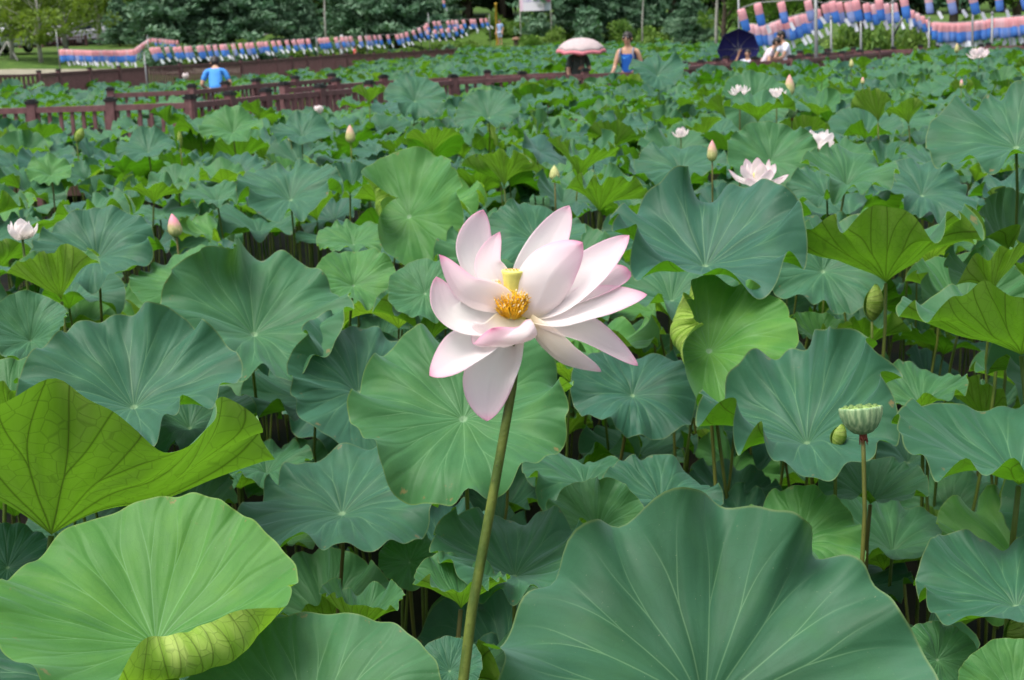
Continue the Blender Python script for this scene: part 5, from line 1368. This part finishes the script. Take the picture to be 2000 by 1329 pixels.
def person(x, y, z, face, H, label, shirt, sleeve, trousers, pose=None, bend=0.0, hair=True, cap=None, tank=False, female=False, turn=0.0):
    """face: heading (0 looks towards -Y, the viewer). bend: lean forward at the hips. pose: elbow / hand targets"""
    e = empty('person', (x, y, z), label, 'person', None, (0, 0, face)); s_ = H / 1.75
    def P(a, b, c): return Vector((a, b, c)) * s_
    def up_(v):                                     # bend the upper body forward (towards -y)
        o = P(0, 0, .93); q = v - o; c, s2 = math.cos(bend), math.sin(bend)
        return o + Vector((q.x, q.y * c - q.z * s2, q.z * c + q.y * s2))
    po = dict(eL=(-.26, .02, 1.14), hL=(-.27, -.10, .90), eR=(.26, .02, 1.14), hR=(.27, -.10, .90))
    po.update(pose or {})
    J = {}; S_ = s_
    J['pelvis'] = (P(0, 0, .95), (.145 * S_, .10 * S_)); J['waist'] = (up_(P(0, 0, 1.10)), (.125 * S_, .09 * S_)); J['chest'] = (up_(P(0, .01, 1.30)), (.150 * S_, .10 * S_))
    J['collar'] = (up_(P(0, .01, 1.43)), (.09 * S_, .065 * S_)); J['neck'] = (up_(P(0, -.005, 1.51)), .052 * S_); J['skull_low'] = (up_(P(0, -.02, 1.58)), (.062 * S_, .075 * S_))
    J['skull'] = (up_(P(0, -.015, 1.66)), (.080 * S_, .095 * S_)); J['crown'] = (up_(P(0, -.01, 1.725)), (.058 * S_, .070 * S_)); J['nose'] = (up_(P(0, -.125, 1.63)), .014 * S_)
    E = [('pelvis', 'waist'), ('waist', 'chest'), ('chest', 'collar'), ('collar', 'neck'), ('neck', 'skull_low'), ('skull_low', 'skull'), ('skull', 'crown'), ('skull', 'nose')]
    for sd_, n in ((-1, 'L'), (1, 'R')):
        sh = up_(P(sd_ * .185, .01, 1.41)); el = up_(P(*po['e' + n])); ha = up_(P(*po['h' + n]))
        J['sh' + n] = (sh, .058 * S_); J['el' + n] = (el, .042 * S_); J['wr' + n] = (ha, (.026 * S_, .030 * S_))
        dr = (ha - el).normalized(); sd3 = dr.cross(Vector((0, 1, 0.3))).normalized()
        J['pa' + n] = (ha + dr * .06 * S_, (.036 * S_, .018 * S_))
        E += [('collar', 'sh' + n), ('sh' + n, 'el' + n), ('el' + n, 'wr' + n), ('wr' + n, 'pa' + n)]
        for f, (of, ln_) in enumerate(((-.028, .062), (-.010, .074), (.010, .070), (.027, .055))):
            a_ = ha + dr * .095 * S_ + sd3 * of * S_; b_ = a_ + (dr * .8 + Vector((0, -.35, -.25))).normalized() * ln_ * S_
            J['f%d%s' % (f, n)] = (a_, .0095 * S_); J['g%d%s' % (f, n)] = (b_, .0075 * S_); E += [('pa' + n, 'f%d%s' % (f, n)), ('f%d%s' % (f, n), 'g%d%s' % (f, n))]
        J['th' + n] = (ha + dr * .05 * S_ - sd3 * sd_ * .045 * S_ + Vector((0, -.03, 0)) * S_, .010 * S_); J['ti' + n] = (ha + dr * .09 * S_ - sd3 * sd_ * .055 * S_ + Vector((0, -.045, 0)) * S_, .008 * S_); E += [('wr' + n, 'th' + n), ('th' + n, 'ti' + n)]
        J['hip' + n] = (P(sd_ * .095, 0, .88), .088 * S_); J['kn' + n] = (P(sd_ * .105, -.02, .50), .056 * S_); J['an' + n] = (P(sd_ * .105, .02, .09), .038 * S_); J['toe' + n] = (P(sd_ * .12, -.13, .035), (.036 * S_, .028 * S_))
        E += [('pelvis', 'hip' + n), ('hip' + n, 'kn' + n), ('kn' + n, 'an' + n), ('an' + n, 'toe' + n)]
    skin_mesh('body', J, E, M_SKIN, e)
    # shirt
    g = 1.16
    T = {'pelvis': (P(0, 0, .92), (.160 * S_, .118 * S_)), 'waist': (J['waist'][0], (.142 * S_, .108 * S_)), 'chest': (J['chest'][0], (.165 * S_, .118 * S_)), 'collar': (up_(P(0, .01, 1.425 if not tank else 1.39)), (.10 * S_, .075 * S_))}
    TE = [('pelvis', 'waist'), ('waist', 'chest'), ('chest', 'collar')]
    for sd_, n in ((-1, 'L'), (1, 'R')):
        if tank:
            T['st' + n] = (up_(P(sd_ * .10, .0, 1.445)), (.036 * S_, .030 * S_)); TE += [('collar', 'st' + n)]
        else:
            T['sh' + n] = (J['sh' + n][0], .070 * S_); T['sl' + n] = (J['sh' + n][0].lerp(J['el' + n][0], sleeve), .060 * S_); TE += [('collar', 'sh' + n), ('sh' + n, 'sl' + n)]
    skin_mesh('shirt', T, TE, shirt, e)
    B = {'pelvis': (P(0, 0, .93), (.152 * S_, .112 * S_))}; BE = []
    for n in 'LR':
        B['hip' + n] = (J['hip' + n][0], .102 * S_); B['kn' + n] = (J['kn' + n][0], .075 * S_); BE += [('pelvis', 'hip' + n), ('hip' + n, 'kn' + n)]
    skin_mesh('trousers', B, BE, trousers, e)
    hc = J['skull'][0]; fr = Matrix.Rotation(bend, 3, 'X')
    if hair:
        mb = MB(); mb.ball(hc + fr @ P(0, .022, .025), (.098 * S_, .104 * S_, .098 * S_), 16); mb.ball(hc + fr @ P(0, .045, -.03), (.088 * S_, .075 * S_, (.16 if female else .085) * S_), 14); mb.build('hair', M_HAIR, e, True)
    if cap:
        mb = MB(); mb.ball(hc + fr @ P(0, .012, .035), (.104 * S_, .110 * S_, .090 * S_), 16); mb.box(hc + fr @ P(0, -.13, .03), (.14 * S_, .11 * S_, .012 * S_)); mb.build('cap', cap, e, True)
    for sd_ in (-1, 1): mb = MB(); mb.ball(hc + fr @ P(sd_ * .032, -.095, -.005), (.013 * S_, .008 * S_, .008 * S_), 8); mb.build('eye', M_EYE, e, True)
    for sd_ in (-1, 1): mb = MB(); mb.ball(hc + fr @ P(sd_ * .088, .0, -.02), (.012 * S_, .02 * S_, .032 * S_), 8); mb.build('ear', M_SKIN, e, True)
    mb = MB(); mb.ball(hc + fr @ P(0, -.088, -.075), (.024 * S_, .010 * S_, .007 * S_), 8); mb.build('mouth', mat('lips', (.40, .14, .12)), e, True)
    e['_hx'] = tuple(hc); del e['_hx']
    return e, J, up_, P
# man stooping in the blue shirt, seen from behind
q = on_z(421, 1.3, 27.6)
person(q.x, 27.6, DECK, R(188), 1.62, 'stooping man in a light blue shirt seen from behind between the left railings', mat('light_blue_shirt', (.06, .26, .66)), .75, mat('grey_trousers', (.10, .10, .11)), dict(eL=(-.30, -.10, 1.16), hL=(-.17, -.34, 1.20), eR=(.30, -.10, 1.16), hR=(.17, -.34, 1.20)), .60, True, mat('white_cap', (.10, .10, .10)))
# woman with the pink trimmed umbrella
q = on_z(1129, 1.3, 26.9); UW = (q.x, 26.9)
e, J, up_, P = person(q.x, 26.9, DECK, R(20), 1.58, 'person in a dark grey green top standing under the pink trimmed umbrella', mat('grey_green_top', (.055, .075, .065)), .8, mat('black_trousers', (.015, .015, .018)), dict(eR=(.22, -.10, 1.15), hR=(.02, -.20, 1.20), eL=(-.24, -.04, 1.14), hL=(-.20, -.14, .92)), .05, True, None, False, True)
hand = e.matrix_basis @ J['paR'][0] if False else (Matrix.Translation((q.x, 26.9, DECK)) @ Matrix.Rotation(R(20), 4, 'Z')) @ J['paR'][0]
def umbrella(top, foot, rad, depth, cloth, trim, label, nrib=8, ribs_c=None):
    top = Vector(top); foot = Vector(foot); ax_ = (top - foot).normalized(); x_ = ax_.orthogonal().normalized(); y_ = ax_.cross(x_)
    M3 = Matrix((x_, y_, ax_)).transposed(); e = empty('umbrella', foot, label, 'umbrella'); T0 = top - foot
    def surf(rr, a, lo=0.0):
        k_ = (a / (2 * math.pi / nrib)) % 1.0; sag = 1 - .075 * math.sin(math.pi * k_) * rr
        return T0 + M3 @ Vector((rad * rr * sag * math.cos(a), rad * rr * sag * math.sin(a), -depth * (1 - math.sqrt(max(0, 1 - (rr * .97) ** 2))) * 1.32 + .02 * math.sin(math.pi * k_) * rr * rr + lo))
    n = nrib * 6; m_ = 12
    def grid(r0_, r1_, m_, off=0):
        vs = [surf(r0_ + (r1_ - r0_) * i / m_, 2 * math.pi * j / n, off) for i in range(m_ + 1) for j in range(n)]
        return vs, [(i * n + j, (i + 1) * n + j, (i + 1) * n + (j + 1) % n, i * n + (j + 1) % n) for i in range(m_) for j in range(n)]
    mb = MB(); mb.add(*grid(.01, .965 if trim else 1.0, m_)); c = mb.build('canopy', cloth, e, True); sm_ = c.modifiers.new('t', 'SOLIDIFY'); sm_.thickness = .003
    if trim: mb = MB(); mb.add(*grid(.965, 1.02, 2)); c2 = mb.build('trim', trim, e, True); sm_ = c2.modifiers.new('t', 'SOLIDIFY'); sm_.thickness = .003
    mb = MB(); mb.tube([Vector((0, 0, 0)), T0 + ax_ * .05], .006, 8); mb.build('shaft', M_POLE, e, True)
    mb = MB(); mb.tube([Vector((0, 0, 0)) - ax_ * .09, Vector((0, 0, 0))], .013, 10); mb.build('handle', M_CAP, e, True)
    for q in range(nrib):
        a = 2 * math.pi * q / nrib; pts = [surf(t, a, -.008) for t in (.03, .25, .5, .75, .99)]; hub = T0 - ax_ * depth * 1.25
        mb = MB(); mb.tube(pts, .003, 5); mb.tube([hub, surf(.5, a, -.01)], .0035, 5); mb.build('rib', M_POLE, e, True)
    return e, M3, T0
tp = at(1130, 74, 26.9); foot_ = Vector((tp.x + .01, hand.y, hand.z)); tp = Vector((tp.x, hand.y - .05, tp.z)); umbrella(tp, hand, .46, .24, mat('umbrella_cream_cloth', (.42, .34, .34)), mat('umbrella_pink_trim', (.52, .17, .20)), 'cream umbrella with a pink rim held up above the left railing')
# man in the blue tank top
q = on_z(1228, 1.3, 26.9)
e, J, up_, P = person(q.x, 26.9, DECK, R(-22), 1.69, 'man in a bright blue tank top and sunglasses leaning his hand on the railing', mat('blue_tank_top', (.012, .10, .42)), .5, mat('dark_shorts', (.03, .03, .04)), dict(eL=(-.25, -.08, 1.12), hL=(-.27, -.28, .98), eR=(.25, .06, 1.13), hR=(.26, .0, .90)), .06, True, None, True)
hc = J['skull'][0]
mb = MB()
for s_ in (-1, 1): mb.ball(hc + Vector((s_ * .036, -.098, 0.004)), (.030, .010, .022), 12)
mb.box(hc + Vector((0, -.100, .01)), (.03, .006, .006))
for s_ in (-1, 1): mb.box(hc + Vector((s_ * .078, -.045, .008)), (.005, .11, .006))
mb.build('sunglasses', mat('dark_lens', (.01, .01, .012), .1, .6), e, True)
mb = MB()      # pale mark across the chest
mb.add([up_(P(*p)) for p in ((-.075, -.142, 1.315), (-.045, -.148, 1.275), (.075, -.142, 1.335), (-.035, -.150, 1.300), (-.050, -.148, 1.308))], [(0, 1, 3, 4), (1, 2, 3)]); 
lg = mb.build('chest_mark', mat('pale_blue_print', (.10, .38, .85)), e)
sm_ = lg.modifiers.new('t', 'SOLIDIFY'); sm_.thickness = .006
for s_ in (-1, 1):
    mb = MB(); pts = [up_(P(s_ * .12, .10, 1.30)), up_(P(s_ * .125, .055, 1.46)), up_(P(s_ * .125, -.07, 1.46)), up_(P(s_ * .135, -.125, 1.36)), up_(P(s_ * .15, -.10, 1.22)), up_(P(s_ * .15, .06, 1.10))]
    mb.tube(pts, .017, 8); mb.build('backpack_strap', mat('grey_strap', (.22, .22, .27)), e, True)
mb = MB(); mb.ball(up_(P(0, .20, 1.25)), (.15, .09, .22), 16); mb.build('backpack', mat('backpack_cloth', (.06, .07, .06)), e, True)
# child with the raised arm under the navy umbrella
q = on_z(1456, 1.0, 32.0); 
e, J, up_, P = person(q.x, 31.7, DECK, R(-30), 1.22, 'dark haired child raising one arm to hold the navy umbrella behind the railing', mat('white_print_top', (.62, .62, .74)), .5, mat('navy_shorts', (.03, .04, .12)), dict(eL=(-.40, -.05, 1.36), hL=(-.24, -.10, 1.66), eR=(.25, -.04, 1.12), hR=(.20, -.16, .98)), .0, True)
hand = (Matrix.Translation((q.x, 31.7, DECK)) @ Matrix.Rotation(R(-30), 4, 'Z')) @ J['paL'][0]
cn = at(1448, 96, 32.2)
umbrella(hand + Vector((.02, .52, .06)), hand, .47, .22, mat('umbrella_navy_cloth', (.012, .014, .095), .6, .3), None, 'navy blue umbrella tipped back to show its inside and ribs above the railing')
# person in the pale pink top bending, and the one in the white shirt
q = on_z(1487, 1.2, 31.9)
person(q.x, 31.9, DECK, R(70), 1.55, 'person in a pale pink top bending forward right of the navy umbrella', mat('pale_pink_top', (.66, .56, .60)), .6, mat('royal_blue_shorts', (.02, .03, .45)), dict(eR=(.26, -.12, 1.18), hR=(.24, -.30, 1.02), eL=(-.26, -.12, 1.18), hL=(-.24, -.30, 1.02)), .55, True)
q = on_z(1542, 1.2, 32.2)
person(q.x, 32.2, DECK, R(-80), 1.62, 'person in a white shirt reaching forward over the railing right of the navy umbrella', mat('white_shirt', (.66, .70, .80)), .6, mat('dark_trousers', (.03, .03, .05)), dict(eR=(.24, -.20, 1.18), hR=(.20, -.44, 1.22), eL=(-.24, -.20, 1.18), hL=(-.20, -.44, 1.22)), .30, True)
# two far walkers
q = on_z(668, 1.2, 84); person(q.x, 84, ground_z(q.x, 84) - .0, R(60), 1.6, 'distant walker in a pale grey top and hat behind the far fence', mat('pale_grey_top', (.34, .34, .32)), .7, mat('striped_grey', (.28, .27, .27)), None, .05, False, mat('white_hat', (.6, .6, .6)))
q = on_z(693, 1.0, 83); person(q.x, 83, ground_z(q.x, 83) - .1, R(80), 1.25, 'distant child in a red top behind the far fence', mat('red_top', (.68, .06, .06)), .7, mat('red_shorts', (.40, .05, .05)), dict(eL=(-.30, -.10, 1.20), hL=(-.40, -.20, 1.30)), .1, True)
# two people among the trees at the very top
q = on_z(975, 3.6, 96); person(q.x, 96, ground_z(q.x, 96), R(-30), 1.65, 'far person in pale blue beside the yellow post under the trees', mat('pale_blue_clothes', (.30, .42, .70)), .7, mat('blue_white_trousers', (.40, .48, .66)), None, .0, True)
# yellow post near them
q = on_z(969, 3.4, 96.5); z = ground_z(q.x, 96.5); mb = MB(); mb.lathe([(.075, 0), (.075, 2.6), (.09, 2.62), (.09, 2.72), (.001, 2.76)], 12, Matrix.Translation((q.x, 96.5, z))); tag(mb.build('yellow_post', mat('ochre_paint', (.42, .26, .03)), None, True), 'ochre yellow post left of the far person in pale blue', 'post')
# weathered totem like post by the potted bush
q = on_z(1006, 3.2, 88); z = ground_z(q.x, 88); e = empty('wooden_post', (q.x, 88, z), 'brown carved wooden post with a flat mushroom top left of the potted bush', 'carved post')
mb = MB(); mb.lathe([(.13, -.1), (.12, .3), (.16, .45), (.11, .7), (.15, .9), (.12, 1.05)], 16); mb.build('shaft', M_BARK, e, True)
mb = MB(); mb.lathe([(.10, 1.0), (.26, 1.04), (.28, 1.09), (.15, 1.2), (.001, 1.23)], 18); mb.build('top', plain('weathered_wood', (.20, .12, .08), .8, .2, .2, 20), e, True)
